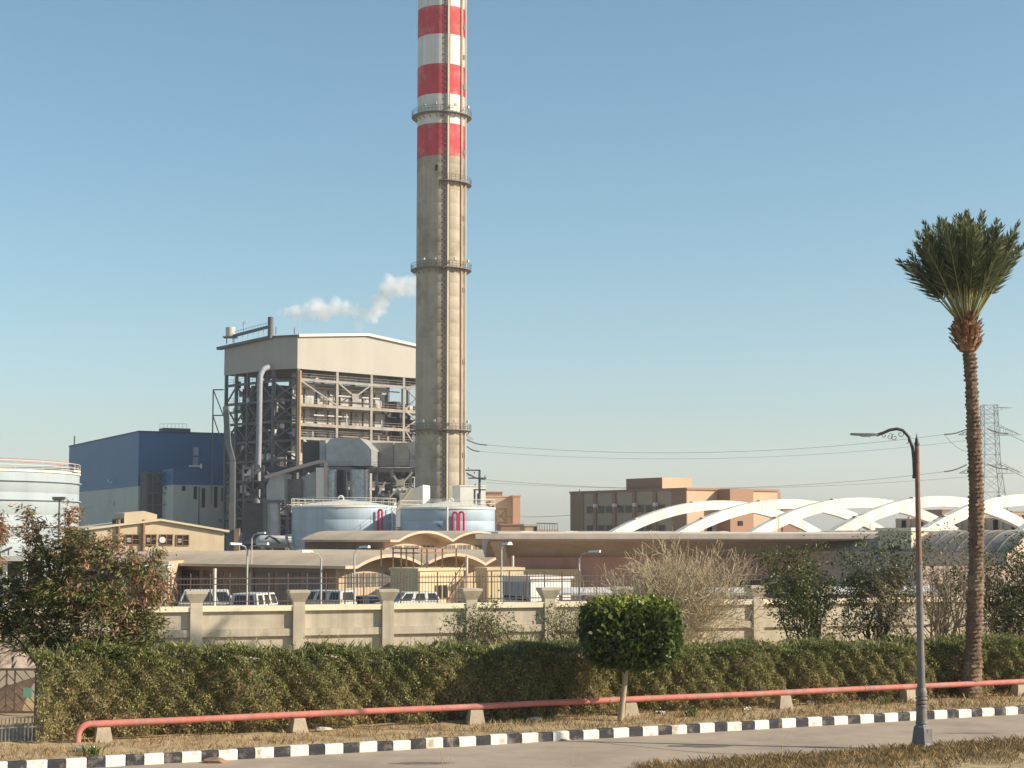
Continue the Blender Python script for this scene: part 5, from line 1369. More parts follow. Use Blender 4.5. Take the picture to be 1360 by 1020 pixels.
# horizontal vessel in front
hv = thing('horizontal_vessel', 'grey horizontal vessel with pipe bends at the foot of the boiler house', 'vessel', (X(360, 240), 240, 0))
p0, p1 = P(343, 719, 240), P(389, 720, 240)
MB().tube([p0 - Vector((.3, 0, 0)), p0, p0 + Vector((.4, 0, 0)), p1, p1 + Vector((.5, 0, 0))], [.4, .75, .9, .9, .5], 16).build('shell', m_pip, hv, True)
for px in (350, 382): MB().box((X(px, 240), 240, 0), (.5, 1.4, Zp(726, 240))).build('saddle', m_conc, hv)
ptube([(352, 716, 238.5), (358, 712, 238.5), (366, 716, 238.5), (372, 722, 238.5)], .16, m_frm, 'pipe', hv); ptube([(380, 722, 238), (380, 711, 238), (388, 711, 238)], .18, m_shel, 'pipe', hv)

# white sloping duct between the tanks
sd = thing('sloping_duct', 'white sloping duct rising between the blue tanks to the chimney', 'duct', (X(545, 290), 290, 0))
dpoly([(526, 700), (526, 680), (547, 651), (562, 644), (562, 700)], 290, mat('white_duct', (.72, .69, .63), .6, .08, .5, .2, 1.2), 6, 'duct', sd)
MB().beam(P(524, 677, 288), P(546, 648, 288), .5, 3.5, (0, 1, 0)).build('cover', m_wd, sd)

# ================================================================== BLUE TANKS
m_tankb = mat('pale_blue_tank', (.37, .46, .53), .55, .08, .3, .05, 2, streak=.2, spec=.35)
m_tkr = mat('tank_roof', (.62, .60, .54), .7, .06, .4)
m_redp = mat('red_pipe', (.50, .03, .07), .5, .15, 1)
def tank(name, label, pxc, rpx, Y, yr, mshell, group, rise=.9, stair=True):
    c = Vector((X(pxc, Y), Y, 0)); r = rpx * Y / FPX; zt = Zp(yr, Y - r)
    zt = Zp(yr, Y)
    root = thing(name, label, 'tank', c, group)
    prof = []; z = 0; n = 5
    for q in range(n):
        z1 = zt * (q + 1) / n; prof += [(r - .02, z), (r, z + .03), (r, z1 - .03), (r - .02, z1)]; z = z1
    MB().lathe(prof, 80, c).build('shell', mshell, root, True)
    MB().lathe([(r + .12, zt - .22), (r + .12, zt + .02), (r - .1, zt + .02)], 80, c).build('rim', m_trim, root, True)
    MB().lathe([(r - .05, zt), (r * .5, zt + rise * .62), (.02, zt + rise)], 60, c).build('roof', m_tkr, root, True)
    rl = MB(); N_ = 60
    for h in (.55, 1.05): rl.tube([c + Vector((math.cos(2 * math.pi * q / N_), math.sin(2 * math.pi * q / N_), 0)) * (r + .05) + k_ * (zt + h) for q in range(N_ + 1)], .03, 4, False)
    for q in range(0, N_, 2): d = Vector((math.cos(2 * math.pi * q / N_), math.sin(2 * math.pi * q / N_), 0)); rl.beam(c + d * (r + .05) + k_ * zt, c + d * (r + .05) + k_ * (zt + 1.08), .05)
    rl.build('railing', m_trim, root)
    return root, c, r, zt
root, c, r, zt = tank('storage_tank', 'pale blue storage tank with stair and single red pipe loop', 456.5, 68.5, 230, 672.5, m_tankb, 'pale blue storage tanks')
def gooseneck(base, h, rad, root, side=1):
    MB().tube([base, base + k_ * h] + [base + k_ * h + Vector((side * rad * (1 - math.cos(a)), 0, rad * math.sin(a))) for a in np.linspace(.3, math.pi, 8)], .13, 8).build('gooseneck_vent', m_shel, root, True)
gooseneck(P(456, 665, 230), .3, .35, root, -1)
def loop(px, y0, y1, wpx, Y, root, m=m_redp, r_=.14):
    w_ = wpx / 2
    pts = [(px - w_, y1), (px - w_, y0 + w_)] + [(px - w_ * math.cos(a), y0 + w_ - w_ * math.sin(a)) for a in np.linspace(.2, math.pi - .2, 7)] + [(px + w_, y0 + w_), (px + w_, y1)]
    MB().tube([P(a, b, Y) for a, b in pts], r_, 8).build('pipe_loop', m, root, True)
loop(505, 677, 706, 5, 230 - 5.6, root)
MB().tube([P(521, 673, 226), P(521, 712, 226)], .1, 6).build('standpipe', m_shel, root)
# spiral stair on the shaded side
ss = MB(); nst = 26
for q in range(nst + 1):
    a = lerp(R(-140), R(-178), q / nst); d = Vector((math.cos(a), math.sin(a), 0)); z = lerp(1.0, zt, q / nst)
    p = c + d * (r + .5) + k_ * z; ss.box((p.x, p.y, p.z), (.9, .35, .06), a)
    if q % 2 == 0: ss.beam(p + d * .45, p + d * .45 + k_ * 1.0, .05)
ss.tube([c + Vector((math.cos(a), math.sin(a), 0)) * (r + .95) + k_ * (lerp(1.0, zt, f) + 1.0) for f, a in zip(np.linspace(0, 1, 20), np.linspace(R(-140), R(-178), 20))], .05, 5)
ss.build('stair', m_frm, root)
st_ = P(391, 671, 228); MB().box(tuple(st_), (1.9, 1.6, .15)).build('stair_landing', m_trim, root)
root, c, r, zt = tank('storage_tank', 'pale blue storage tank with twin red pipe loops beneath the chimney', 594.5, 62.5, 226, 674.5, m_tankb, 'pale blue storage tanks')
gooseneck(P(596, 668, 226), .3, .3, root, 1)
loop(613, 680, 707, 6, 219.3, root); loop(604.5, 680.5, 707, 6, 219.0, root)
MB().tube([P(594, 673, 219), P(594, 712, 219)], .14, 8).build('standpipe', m_shel, root, True)
MB().tube([P(586, 700, 219.2), P(579, 696, 219.2)], .1, 6).build('nozzle', m_frm, root)

# ================================================================== BIG WHITE TANK AT THE LEFT
m_tankw = mat('white_tank', (.33, .38, .40), .6, .05, .3, .05, 2, streak=.12)
TY2 = 200.0
root, c, r, zt = tank('oil_tank', 'huge white oil storage tank with red top railing at left edge', -118, 214, TY2, 628, m_tankw, None, rise=.6)
rr_ = MB(); N_ = 90
for h in (.9, 1.25): rr_.tube([c + Vector((math.cos(2 * math.pi * q / N_), math.sin(2 * math.pi * q / N_), 0)) * (r - 1.0) + k_ * (zt + h) for q in range(N_ + 1)], .04, 4, False)
rr_.build('red_handrail', mat('faded_red_rail', (.45, .17, .15), .6, .1, 1), root)
for yy in (642, 666, 700):
    z = Zp(yy, TY2); MB().lathe([(r, z - .03), (r + .28, z - .03), (r + .28, z + .07), (r, z + .07)], 90, c).build('wind_girder', m_tankw, root, True)
MB().box(tuple(P(94, 627, TY2)), (1.6, 3, .2)).build('landing', m_trim, root)
# floodlight mast before it
Y = 150; b = Vector((X(78, Y), Y, 0)); root = thing('floodlight_mast', 'floodlight mast with twin lamp heads before the white tank', 'mast', b)
MB().tube([b, Vector((b.x, Y, Zp(664, Y)))], [.12, .08], 8).build('pole', m_frm, root)
MB().beam(P(71, 664, Y), P(85, 664, Y), .12).build('crossbar', m_frm, root)
for px in (72.5, 79, 84): MB().box(tuple(P(px, 663.5, Y)), (.38, .3, .25)).build('floodlight', m_frm, root)
Y = 120; b = Vector((X(12, Y), Y, 0)); root = thing('floodlight_mast', 'small lamp mast above the white kiosk', 'mast', b)
MB().tube([b, Vector((b.x, Y, Zp(728, Y)))], .06, 8).build('pole', m_frm, root); MB().beam(P(2, 733, Y), P(16, 727, Y), .14).build('floodlight', m_frm, root)

# ================================================================== BLUE TURBINE HALL
m_blue = mat('blue_cladding', (.046, .145, .285), .55, .10, .12, .1, 1.5, spec=.4)
m_grey = mat('grey_cladding', (.58, .55, .47), .8, .08, .15, .1, 2, streak=.08)
TO = Vector((X(182, 385), 385, 0)); tr_, ti_ = frame2(R(27))
def T(a, b, z): return TO + tr_ * a + ti_ * b + k_ * z
th = thing('turbine_hall', 'big blue and grey clad turbine hall left of the boiler house', 'building', TO)
zt = 29.0; zs_ = Zp(646, 390)
MB().obox(T(0, 0, zs_), tr_ * 60, ti_ * 75, k_ * (zt - zs_)).build('upper_cladding', m_blue, th)
MB().obox(T(.12, .12, 0), tr_ * 59.8, ti_ * 74.8, k_ * (zs_ - .02)).build('lower_cladding', m_grey, th)
MB().obox(T(-.15, -.15, zt + .003), tr_ * 60.3, ti_ * 75.3, k_ * .35).build('roof_edge', mat('navy_trim', (.05, .08, .13), .6, .1, .3), th)
# lower annexes in front of the right face
zA = Zp(624, 383)
a0 = P(195, 700, 379); 
def annex(px0, px1, Y, ytop, ysplit, mU, name):
    x0, x1 = X(px0, Y), X(px1, Y); o = Vector((x0, Y, 0)); L = (x1 - x0) / tr_.x; zt_, zm = Zp(ytop, Y), Zp(ysplit, Y)
    MB().obox(o, tr_ * L, ti_ * 9, k_ * (zm - .01)).build(name + '_wall', m_grey, th); MB().obox(o - tr_ * .1 - ti_ * .1 + k_ * zm, tr_ * (L + .2), ti_ * 9.2, k_ * (zt_ - zm)).build(name + '_band', mU, th); return o, L
o, L = annex(229, 300, 372, 622, 643.5, m_blue, 'annex')
for px, y0, y1, w_ in ((242, 643.5, 652, 4), (256, 644, 663, 4), (266, 646, 674, 4), (281, 644, 674, 4), (290, 645, 665, 3)):
    x = (X(px, 374) - o.x) / tr_.x; MB().obox(o + tr_ * x - ti_ * .003 + k_ * Zp(y1, 374), tr_ * (w_ * .19), -ti_ * .06, k_ * (Zp(y0, 374) - Zp(y1, 374) - .35)).build('slot_window', m_dark, th)
MB().beam(o + tr_ * 5.9 - ti_ * .15, o + tr_ * 5.9 - ti_ * .15 + k_ * 16, .18).build('downpipe', m_frm, th)
o2 = Vector((X(194, 379), 379, 0)); L2 = (X(228, 379) - o2.x) / tr_.x
MB().obox(o2, tr_ * L2, ti_ * 6, k_ * Zp(626, 379)).build('recess_shade_box', mat('recess_shade', (.10, .105, .115), .8, .3, .4, .2, 1), th)  # solid box, the shade of the recess is put into its colour
for px in (195, 203, 227): MB().beam(Vector((X(px, 376), 377, 0)), P(px, 624, 377), .25).build('recess_column', m_frm, th)
for yy in (628, 640, 655, 670): MB().beam(P(195, yy, 377), P(228, yy, 377.5), .25).build('recess_beam', m_frm, th)
MB().beam(P(203, 628, 376.8), P(226, 655, 376.8), .25).build('recess_brace', m_frm, th)
# tall windows on upper right, small roof pieces
for y0, y1 in ((594, 606), (607, 621)): x = (X(278, 397) - TO.x) / tr_.x - 3.4; MB().obox(T(x, -.003, Zp(y1, 395)), tr_ * 1.3, -ti_ * .08, k_ * (Zp(y0, 395) - Zp(y1, 395) - .2)).build('window', mat('pale_glass', (.40, .40, .40), .3, .2, .5), th)
MB().beam(P(251, 619, 371), P(268, 619, 371), .35).build('roof_pipe', m_pip, th); MB().beam(P(267, 616, 371), P(267, 622, 371), .4).build('roof_pipe', m_shel, th)
rm = P(232, 576.5, 392); MB().box((rm.x, rm.y, zt + .36), (6.5, 4, .9), R(27)).build('roof_unit', m_frm, th)
rl = MB()
for q in range(8): p = Vector((rm.x - 3.2 + q * .9, rm.y - 1.6, zt + 1.27)); rl.beam(p, p + k_ * 1.1, .06)
rl.beam(Vector((rm.x - 3.2, rm.y - 1.6, zt + 2.3)), Vector((rm.x + 3.1, rm.y - 1.6, zt + 2.3)), .06)
rl.build('roof_railing', m_frm, th)
MB().beam(T(.3, 70, zt), T(.3, 70, zt + 2.8), .3).build('roof_rod', m_frm, th)
for a, b in ((144, 640), (148, 642), (146.5, 668), (150, 671)): MB().box(tuple(P(a, b, 405)), (.5, .5, .6)).build('wall_lamp', m_shel, th)

# ================================================================== BEIGE WORKSHOP
m_wk = mat('beige_render', (.55, .445, .30), .9, .10, .5, .15, 4, streak=.14, col2=(.42, .32, .21), c2scale=.7, c2lo=.62, c2hi=.72)
WY = 158.0; wr_, wi_ = frame2(R(24)); WO = Vector((X(119, WY), WY, 0))
wk = thing('workshop', 'beige gabled workshop with broken windows and a roof lantern left of boiler house', 'building', WO)
def wl(px, py):  # pixel on the lit face -> (a, z)
    kx = (px - CX) / FPX; a = (kx * WO.y - WO.x) / (wr_.x - kx * wr_.y); Yv = WO.y + wr_.y * a; return a, Zp(py, Yv)
aR, zR = wl(299.5, 707); aP, zPk = wl(214, 692); _, zL = wl(119, 704.5)
def WQ(a, b, z): return WO + wr_ * a + wi_ * b + k_ * z
MB().prism([WQ(0, 0, 0), WQ(aR, 0, 0), WQ(aR, 0, zR), WQ(aP, 0, zPk), WQ(0, 0, zL)], wi_ * .3).build('front_wall', m_wk, wk)
MB().obox(WQ(0, .302, 0), wr_ * .3, wi_ * 13, k_ * zL).build('side_wall', mat('shaded_side', (.25, .18, .13), .9, .2, .6), wk)  # beige wall's shaded side, with the shade put into its brown colour
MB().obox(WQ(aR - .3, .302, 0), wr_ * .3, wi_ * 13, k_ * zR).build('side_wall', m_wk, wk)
m_rfp = mat('pale_roof', (.55, .47, .34), .9, .1, .5)
MB().prism([WQ(-.5, -.4, zL + .02), WQ(aP, -.4, zPk + .02), WQ(aP, -.4, zPk + .22), WQ(-.5, -.4, zL + .2)], wi_ * 14).build('roof_slope', m_rfp, wk)
MB().prism([WQ(aP + .004, -.4, zPk + .02), WQ(aR + .4, -.4, zR), WQ(aR + .4, -.4, zR + .2), WQ(aP + .004, -.4, zPk + .22)], wi_ * 14).build('roof_slope', m_rfp, wk)
def wwin(px0, px1, y0, y1):
    a0, z1 = wl(px0, y0); a1, z0 = wl(px1, y1)
    f = MB()
    for (aa, ab, za, zb2) in ((a0, a1, z0, z0 + .08), (a0, a1, z1 - .08, z1), (a0, a0 + .08, z0, z1), (a1 - .08, a1, z0, z1), ((a0 + a1) / 2 - .03, (a0 + a1) / 2 + .03, z0, z1), (a0, a1, (z0 + z1) / 2 - .03, (z0 + z1) / 2 + .03)):
        f.obox(WQ(aa, -.02, za), wr_ * (ab - aa), -wi_ * .07, k_ * (zb2 - za))
    w_ = f.build('window', m_rustf, wk)
    MB().obox(WQ(a0, -.003, z0), wr_ * (a1 - a0), -wi_ * .014, k_ * (z1 - z0)).build('pane', m_dark, w_)
    MB().obox(WQ(a0 + .2, -.022, z0 + .3), wr_ * (a1 - a0) * .3, -wi_ * .012, k_ * .4).build('pane', mat('dusty_pane', (.35, .33, .30), .4, .3, 2), w_)
for w4 in ((168, 187, 709.5, 724), (194.5, 210, 709.5, 724), (214, 231.5, 709.5, 724.5), (235.5, 253, 710, 725)): wwin(*w4)
a, z = wl(217.5, 717); MB().tube([WQ(a, -.12, z), WQ(a, -.06, z)], .3, 14).build('white_fan', m_shel, wk)
for px in (159, 192):
    a, z = wl(px, 690); MB().tube([WQ(a, -.2, 0), WQ(a, -.2, z)], .16, 8).build('downpipe', m_rustf, wk)
# lantern
aL0, _ = wl(170, 690); aL1, _ = wl(213.5, 690); zl1 = Zp(679, WY + 6)
lnt = MB().prism([WQ(aL0, 1.2, zPk - .9), WQ(aL1, 1.2, zPk - .5), WQ(aL1, 1.2, zl1 - .35), WQ((aL0 + aL1) / 2 + .3, 1.2, zl1), WQ(aL0, 1.2, zl1 - .2)], wi_ * 6).build('lantern', m_wk, wk)
MB().obox(WQ(aL0 - .02, 1.3, zPk - .7), wi_ * 5.8, -wr_ * .05, k_ * .95).build('lantern_window', m_rustf, lnt)
for q in range(3): MB().obox(WQ(aL0 - .08, 1.6 + q * 1.8, zPk - .5), wi_ * 1.4, -wr_ * .03, k_ * .6).build('lantern_pane', m_dark if q != 1 else MATS['dusty_pane'], lnt)
for q in range(3): MB().obox(WQ(-.003, 2.0 + q * 3.4, 4.4), wi_ * 2.4, -wr_ * .04, k_ * 1.1).build('side_window', m_dark, wk)

# ================================================================== ORANGE BUILDING BEHIND THE ARCHES
m_or = mat('peach_paint', (.55, .385, .26), .9, .06, .3, .05, 3, streak=.06)
m_ob = mat('brown_paint', (.34, .205, .14), .9, .06, .3, .05, 3)
m_tn = mat('tan_panel', (.42, .32, .23), .9, .06, .3, .05, 3)
OR0 = Vector((X(913, 230), 230, 0)); or_, oi_ = frame2(R(35)); zt = Zp(650.5, 230)
ob = thing('orange_block', 'orange and brown office block seen behind the white arches', 'building', OR0)
def O(a, b, z): return OR0 + or_ * a + oi_ * b + k_ * z
MB().obox(O(0, 0, 0), or_ * 17.2, oi_ * 26.7, k_ * zt).build('wall', m_or, ob)
MB().obox(O(-.02, 0, 0), -or_ * .12, oi_ * 3.2, k_ * (zt - .01)).build('corner_strip', m_ob, ob); MB().obox(O(-.02, 23.4, 0), -or_ * .12, oi_ * 3.3, k_ * (zt - .01)).build('corner_strip', m_ob, ob)
MB().obox(O(-.004, 3.21, 0), -or_ * .05, oi_ * 20.18, k_ * (zt - .02)).build('tan_panel', m_tn, ob)
MB().obox(O(-.2, -.2, zt + .003), or_ * 17.6, oi_ * 27.1, k_ * .3).build('parapet', m_ob, ob)
for q in range(4):
    b = 6.4 + q * 4.6; MB().obox(O(-.056, b, 0), -or_ * .22, oi_ * .75, k_ * (zt - .03)).build('pilaster', m_ob, ob)
    for (z0, z1) in ((Zp(681, 240), Zp(671, 240)), (Zp(707, 240), Zp(697, 240))):
        for bb_ in (b - 1.75, b + 1.0):
            w_ = MB().obox(O(-.058, bb_, z0), -or_ * .1, oi_ * 1.45, k_ * (z1 - z0)).build('window', m_ob, ob)
            for hh_ in (0, 1): MB().obox(O(-.16, bb_ + .1 + hh_ * .65, z0 + .1), -or_ * .02, oi_ * .6, k_ * (z1 - z0 - .2)).build('pane', m_glassd, w_)
    MB().box(tuple(O(-.45, b - .1, Zp(673, 240))), (.5, .6, .5), R(35)).build('air_conditioner', m_shel, ob)
MB().obox(O(.9, 6.5, zt + .31), or_ * 5.5, oi_ * 8, k_ * 1.6).build('stair_tower', m_ob, ob)
MB().obox(O(.9, 6.43, zt + .31), or_ * 5.5, -oi_ * .06 + Vector((0, 0, 0)), k_ * 1.6).build('tower_face', m_or, ob)
MB().obox(O(5.6, -.02, 0), or_ * 4.4, -oi_ * 2.6, k_ * (zt + .15)).build('bay', m_ob, ob)
for a, y0, y1 in ((7.0, 692, 698), (11.5, 700, 706), (14, 699, 705), (3.6, 699, 706)):
    sb = 2.65 if 5.6 < a < 10 else .004
    w_ = MB().obox(O(a, -sb, Zp(y1, 233)), or_ * .9, -oi_ * .06, k_ * (Zp(y0, 233) - Zp(y1, 233))).build('window', m_dark, ob)
for px, y0 in ((769.5, 651), (868, 636), (766 + 29, 652)): MB().beam(P(px, 660, 240), P(px, y0 - 1, 240), .12).build('mast', m_frm, ob)
MB().obox(O(17.22, 1, 0), or_ * 1.6, oi_ * 4, k_ * (zt - .05)).build('end_bay', m_ob, ob)

# ================================================================== SMALL FAR BUILDINGS RIGHT OF THE CHIMNEY
def fblock(name, label, px0, px1, Y, yt, phi, m, dep=5.0, wins=()):
    c = Vector((X(px0, Y), Y, 0)); r, i = frame2(phi); L = (X(px1, Y) - X(px0, Y)) / max(.3, (r.x - (px1 - CX) / FPX * r.y)); root = thing(name, label, 'building', c); zt = Zp(yt, Y)
    MB().obox(c, r * L, i * dep, k_ * zt).build('wall', m, root)
    MB().obox(c - r * .1 - i * .1 + k_ * (zt + .003), r * (L + .2), i * (dep + .2), k_ * .22).build('parapet', m, root)
    for f0, f1, y0, y1 in wins: MB().obox(c + r * L * f0 - i * .003 + k_ * Zp(y1, Y), r * L * (f1 - f0), -i * .06, k_ * (Zp(y0, Y) - Zp(y1, Y))).build('window', m_dark, root)
    return root
m_wh = mat('white_block', (.74, .72, .66), .8, .08, .4, .2, 2, streak=.1)
fblock('service_tower', 'white service building at the right foot of the chimney', 611, 645, 290, 646, R(15), m_wh, 6, ((.55, .6, 650, 690), (.68, .72, 655, 680)))
fblock('orange_house', 'small orange house with brown end right of the chimney', 644, 681, 300, 660, R(10), m_or, 8, ((.25, .33, 672, 690), (.05, .12, 676, 690)))
fblock('orange_house', 'narrow darker orange house end beside the small orange house', 681.5, 691, 299, 659.5, R(10), mat('deep_orange', (.50, .29, .19), .9, .06, .3), 8)
fblock('roof_hut', 'brown hut on the roofline left of the beige hut', 665, 695, 215, 698, R(8), m_ob, 4)
fblock('roof_hut', 'beige hut with dark door right of the brown hut', 697, 714, 210, 699, R(8), m_peach, 4, ((.75, .95, 700, 707),))
hut = fblock('roof_hut', 'pale hut with open railing frame on top', 714.5, 741, 214, 705, R(8), m_peach, 4, ((.02, .3, 703, 709),))
rl = MB()
for q in range(9): p = P(713 + q * 3.4, 705, 213.5); rl.beam(p, p + k_ * 1.0, .06)
rl.beam(P(713, 694.8, 213.5), P(740.5, 695.6, 213.5), .12, .12)
rl.build('railing', m_frm, hut)
fblock('dome_base', 'brown water tank base on the small orange house roof', 646, 667, 306, 654.5, R(8), m_ob, 4)
root = thing('pipe_rack', 'rusty steel pipe rack right of the twin loop tank', 'pipe rack', (X(665, 228), 228, 0))
for px in (658, 672): MB().beam(Vector((X(px, 228), 228, 0)), P(px, 676, 228), .3).build('post', m_rustf, root)
for yy in (676, 694): MB().beam(P(656, yy, 228), P(674, yy, 228), .25).build('beam', m_rustf, root)
for a, b in (((658, 693), (672, 677)), ((658, 677), (672, 693))): MB().beam(P(*a, 228), P(*b, 228), .12).build('brace', m_rustf, root)
MB().beam(P(645, 667, 229), P(656, 680, 229), .25).build('brace', m_rustf, root); MB().beam(P(645, 668, 229), P(653, 666, 229), .25).build('brace', m_rustf, root)
# utility pole
Y = 260; b = Vector((X(637, Y), Y, 0)); root = thing('utility_pole', 'dark utility pole with cross arms right of the chimney foot', 'utility pole', b)
MB().tube([b, P(637, 624, Y)], [.25, .2], 10).build('pole', m_frm, root)
for (xa, xb, yy) in ((618, 638, 624.5), (622, 646, 635), (629, 645, 650.5)): MB().beam(P(xa, yy, Y), P(xb, yy, Y - .3), .2).build('cross_arm', m_frm, root)
for px, yy in ((622, 627), (630, 633), (644, 638), (631, 649)): MB().lathe([(.02, 0), (.12, .06), (.06, .14), (.12, .22), (.02, .3)], 8, P(px, yy - 4, Y)).build('insulator', m_frm, root, True)
MB().tube([P(619, 628, Y), P(628, 633, Y), P(637, 636, Y)], .09, 6).build('jumper', m_frm, root)
# distant low buildings on the right horizon, seen under the arches
for px0, px1, Y, yt, m, lab in ((1040, 1062, 330, 676, m_ob, 'far brown roof block seen through the white arches'), (1252, 1275, 360, 678, m_ob, 'far brown house seen through the second last arch'), (1300, 1335, 250, 686, m_or, 'orange house behind the last white arch'), (1345, 1400, 300, 680, m_tn, 'tan house at the right photo edge behind the arches')):
    fblock('far_house', lab, px0, px1, Y, yt, R(20), m, 8, ((.2, .35, yt + 4, yt + 10), (.6, .75, yt + 4, yt + 10)))

# ================================================================== PYLONS AND WIRES
m_lat = mat('galvanised_lattice', (.36, .37, .38), .6, .1, .5, spec=.4)
def pylon(px, Y, ytop, label, arms):
    c = Vector((X(px, Y), Y, 0)); zt = Zp(ytop, Y); root = thing('transmission_pylon', label, 'pylon', c, 'lattice transmission pylons')
    def hw(z): return lerp(4.2, 1.95, min(1, z / (zt * .62))) if z < zt * .62 else lerp(1.95, 1.7, (z - zt * .62) / (zt * .38))
    def cr(q, z): h = hw(z); return c + Vector(((-1, 1, 1, -1)[q] * h, (-1, -1, 1, 1)[q] * h, z))
    lev = [0, zt * .16, zt * .3, zt * .42, zt * .52, zt * .6, zt * .67, zt * .74, zt * .81, zt * .88, zt * .94, zt]
    for q in range(4):
        lg = MB()
        for a, b in zip(lev, lev[1:]): lg.beam(cr(q, a), cr(q, b), .18)
        lg.build('leg', m_lat, root)
    lt_ = MB()
    for a, b in zip(lev, lev[1:]):
        for q in range(4):
            lt_.beam(cr(q, a), cr((q + 1) % 4, b), .09); lt_.beam(cr((q + 1) % 4, a), cr(q, b), .09); lt_.beam(cr(q, b), cr((q + 1) % 4, b), .09)
    lt_.build('lattice', m_lat, root)
    for (f, L, hgt) in arms:
        z = zt * f
        for s in (-1, 1):
            am = MB(); tip = c + Vector((s * L, 0, z))
            for (yy, zz2) in ((-1, 0), (1, 0), (-1, hgt), (1, hgt)):
                st0 = c + Vector((s * hw(z), yy * hw(z), z + zz2)); am.beam(st0, tip, .14)
            for q in range(1, 5):
                f0 = q / 5
                pts = [lerp(c + Vector((s * hw(z), yy * hw(z), z + zz2)), tip, f0) for (yy, zz2) in ((-1, 0), (1, 0), (1, hgt), (-1, hgt))]
                for a, b in zip(pts, pts[1:] + pts[:1]): am.beam(a, b, .09)
            am.build('cross_arm', m_lat, root)
    return root, c, zt
ARM = [(.985, 6.2, -.9), (.80, 8.0, 2.6), (.545, 8.0, 2.6)]
r1, c1, z1 = pylon(1318, 420, 538, 'lattice transmission pylon behind the palm trunk', ARM)
r2, c2, z2 = pylon(588, 430, 545, 'lattice transmission pylon hidden behind the chimney', ARM)
m_wire = mat('conductor', (.10, .11, .12), .6, .1, 1)
m_insl = mat('insulator_string', (.10, .10, .10), .4, .1, 1)
def wire(a, b, sag, r_, label):
    pts = [a.lerp(b, f) - k_ * sag * 4 * f * (1 - f) for f in np.linspace(0, 1, 40)]
    return tag(MB().tube(pts, r_, 4).build('power_line', m_wire, None, True), label, 'power line', 'power lines between the pylons')
def istring(a, b, label):
    n = 22; prof = []
    d = b - a; m = MB(); m.tube([a.lerp(b, q / (2 * n)) - k_ * .35 * math.sin(math.pi * q / (2 * n)) for q in range(2 * n + 1)], [.20 if q % 2 else .11 for q in range(2 * n + 1)], 7)
    return tag(m.build('insulator_string', m_insl, None, True), label, 'insulator', 'tension insulator strings')
zone = ((577, 570, 591, 588, 'upper'), (626.5, 617, 637, 633, 'lower'))
for (yR, yr0, yL, yl0, nm) in zone:
    aR = P(1254, yR, 418); aL = P(647 if nm == 'upper' else 645, yL, 428)
    istring(P(1284, yr0, 419), aR, nm + ' insulator string left of the palm trunk'); istring(P(620, yl0 - 4, 429), aL, nm + ' insulator string just right of the chimney')
    wire(aL, aR, 3.2, .04, nm + ' power line strung from chimney side to the pylon')
    istring(P(1311, yr0 - 1, 421), P(1339, yr0 + 6, 421), nm + ' insulator string right of the palm trunk')
    wire(P(1339, yr0 + 6, 421), P(1500, yr0 + 30, 400), 3, .055, nm + ' power line leaving the pylon to the right edge')
istring(P(620, 593, 440), P(637, 599.5, 440), 'second upper insulator string beside the chimney')
wire(P(637, 599.5, 440), P(1300, 583, 430), 3.4, .032, 'second thinner power line just under the upper one')
wire(P(645, 641, 440), P(1300, 632, 430), 2.4, .032, 'second thinner power line just under the lower one')
wire(P(620, 681, 300), P(770, 683, 300), .6, .035, 'faint low wire between chimney and orange block')
wire(P(1254, yR - 49.5, 418), P(1300, 597, 419), 2.0, .05, 'slack jumper wire hanging left of the palm trunk')

# ================================================================== STEAM PLUME
SY = 366.0; sc_ = SY / FPX
bl = [(372, 415, 4, .6), (382, 414, 6, 1), (394, 414, 9, 1.2), (408, 413, 9, 1.2), (422, 410, 12, 1.4), (432, 415, 11, 1.4), (446, 410, 11, 1.3), (460, 411, 10, 1.1), (472, 412, 10, 1.0), (484, 416, 10, .6), (478, 432, 8, .3), (493, 419, 10, .8),
      (501, 411, 10, 1.2), (507, 400, 11, 1.3), (514, 386, 11, 1.5), (519, 374, 9, 1.4), (531, 382, 12, 1.2), (545, 380, 12, .9), (558, 376, 11, .8)]
p0, p1 = P(362, 448, SY), P(572, 355, SY)
m = MB(); m.obox((p0.x, SY - 3.5, p0.z + .6), (p1.x - p0.x, 0, 0), (0, 7, 0), (0, 0, p1.z - p0.z - .6))
steam = m.build('steam_plume', None)
sm = bpy.data.materials.new('steam'); sm.use_nodes = True; nt = sm.node_tree; N = nt.nodes; L_ = nt.links; N.clear()
out = N.new('ShaderNodeOutputMaterial'); vol = N.new('ShaderNodeVolumePrincipled'); L_.new(vol.outputs[0], out.inputs['Volume'])
vol.inputs['Color'].default_value = (1, 1, 1, 1); vol.inputs['Anisotropy'].default_value = .0
geo = N.new('ShaderNodeNewGeometry'); nz = N.new('ShaderNodeTexNoise'); nz.inputs['Scale'].default_value = .42; nz.inputs['Detail'].default_value = 9; nz.inputs['Roughness'].default_value = .62
L_.new(geo.outputs['Position'], nz.inputs['Vector'])
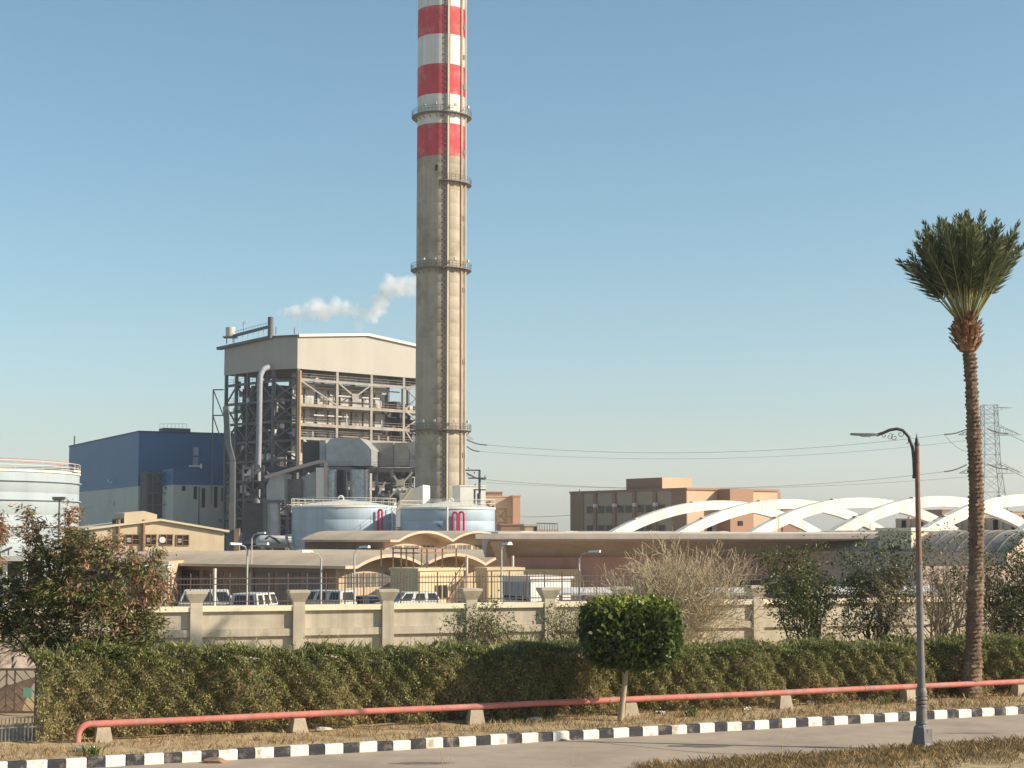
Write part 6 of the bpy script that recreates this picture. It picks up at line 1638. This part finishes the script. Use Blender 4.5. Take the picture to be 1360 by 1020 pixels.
sub = N.new('ShaderNodeVectorMath'); sub.operation = 'SUBTRACT'; sub.inputs[1].default_value = (.5, .5, .5); L_.new(nz.outputs['Color'], sub.inputs[0])
scl = N.new('ShaderNodeVectorMath'); scl.operation = 'SCALE'; scl.inputs['Scale'].default_value = 4.8; L_.new(sub.outputs[0], scl.inputs[0])
add = N.new('ShaderNodeVectorMath'); add.operation = 'ADD'; L_.new(geo.outputs['Position'], add.inputs[0]); L_.new(scl.outputs[0], add.inputs[1])
acc = None
for (px, py, r_, dn) in bl:
    r_ *= .86; c = P(px, py, SY); ds = N.new('ShaderNodeVectorMath'); ds.operation = 'DISTANCE'; ds.inputs[1].default_value = c; L_.new(add.outputs[0], ds.inputs[0])
    mr = N.new('ShaderNodeMapRange'); mr.inputs[1].default_value = r_ * sc_ * 1.55; mr.inputs[2].default_value = r_ * sc_ * .2; mr.inputs[3].default_value = 0; mr.inputs[4].default_value = dn * .55
    L_.new(ds.outputs['Value'], mr.inputs[0])
    if acc is None: acc = mr.outputs[0]
    else:
        mx = N.new('ShaderNodeMath'); mx.operation = 'MAXIMUM'; L_.new(acc, mx.inputs[0]); L_.new(mr.outputs[0], mx.inputs[1]); acc = mx.outputs[0]
L_.new(acc, vol.inputs['Density'])
steam.data.materials.append(sm)
tag(steam, 'white steam plume drifting over the boiler house roof', 'steam', kind='stuff')

# ================================================================== HAZE
hz = MB(); hz.obox((-2600, -300, -1.2), (5200, 0, 0), (0, 3900, 0), (0, 0, 160))
haze = hz.build('haze', None)
hmn = bpy.data.materials.new('haze'); hmn.use_nodes = True; nt = hmn.node_tree; nt.nodes.clear()
out = nt.nodes.new('ShaderNodeOutputMaterial'); vol = nt.nodes.new('ShaderNodeVolumePrincipled')
vol.inputs['Color'].default_value = (.84, .90, 1.0, 1); vol.inputs['Density'].default_value = .00015; vol.inputs['Anisotropy'].default_value = .2
nt.links.new(vol.outputs[0], out.inputs['Volume'])
haze.data.materials.append(hmn)
tag(haze, 'pale dusty haze in the air over the whole site', 'haze', kind='stuff')
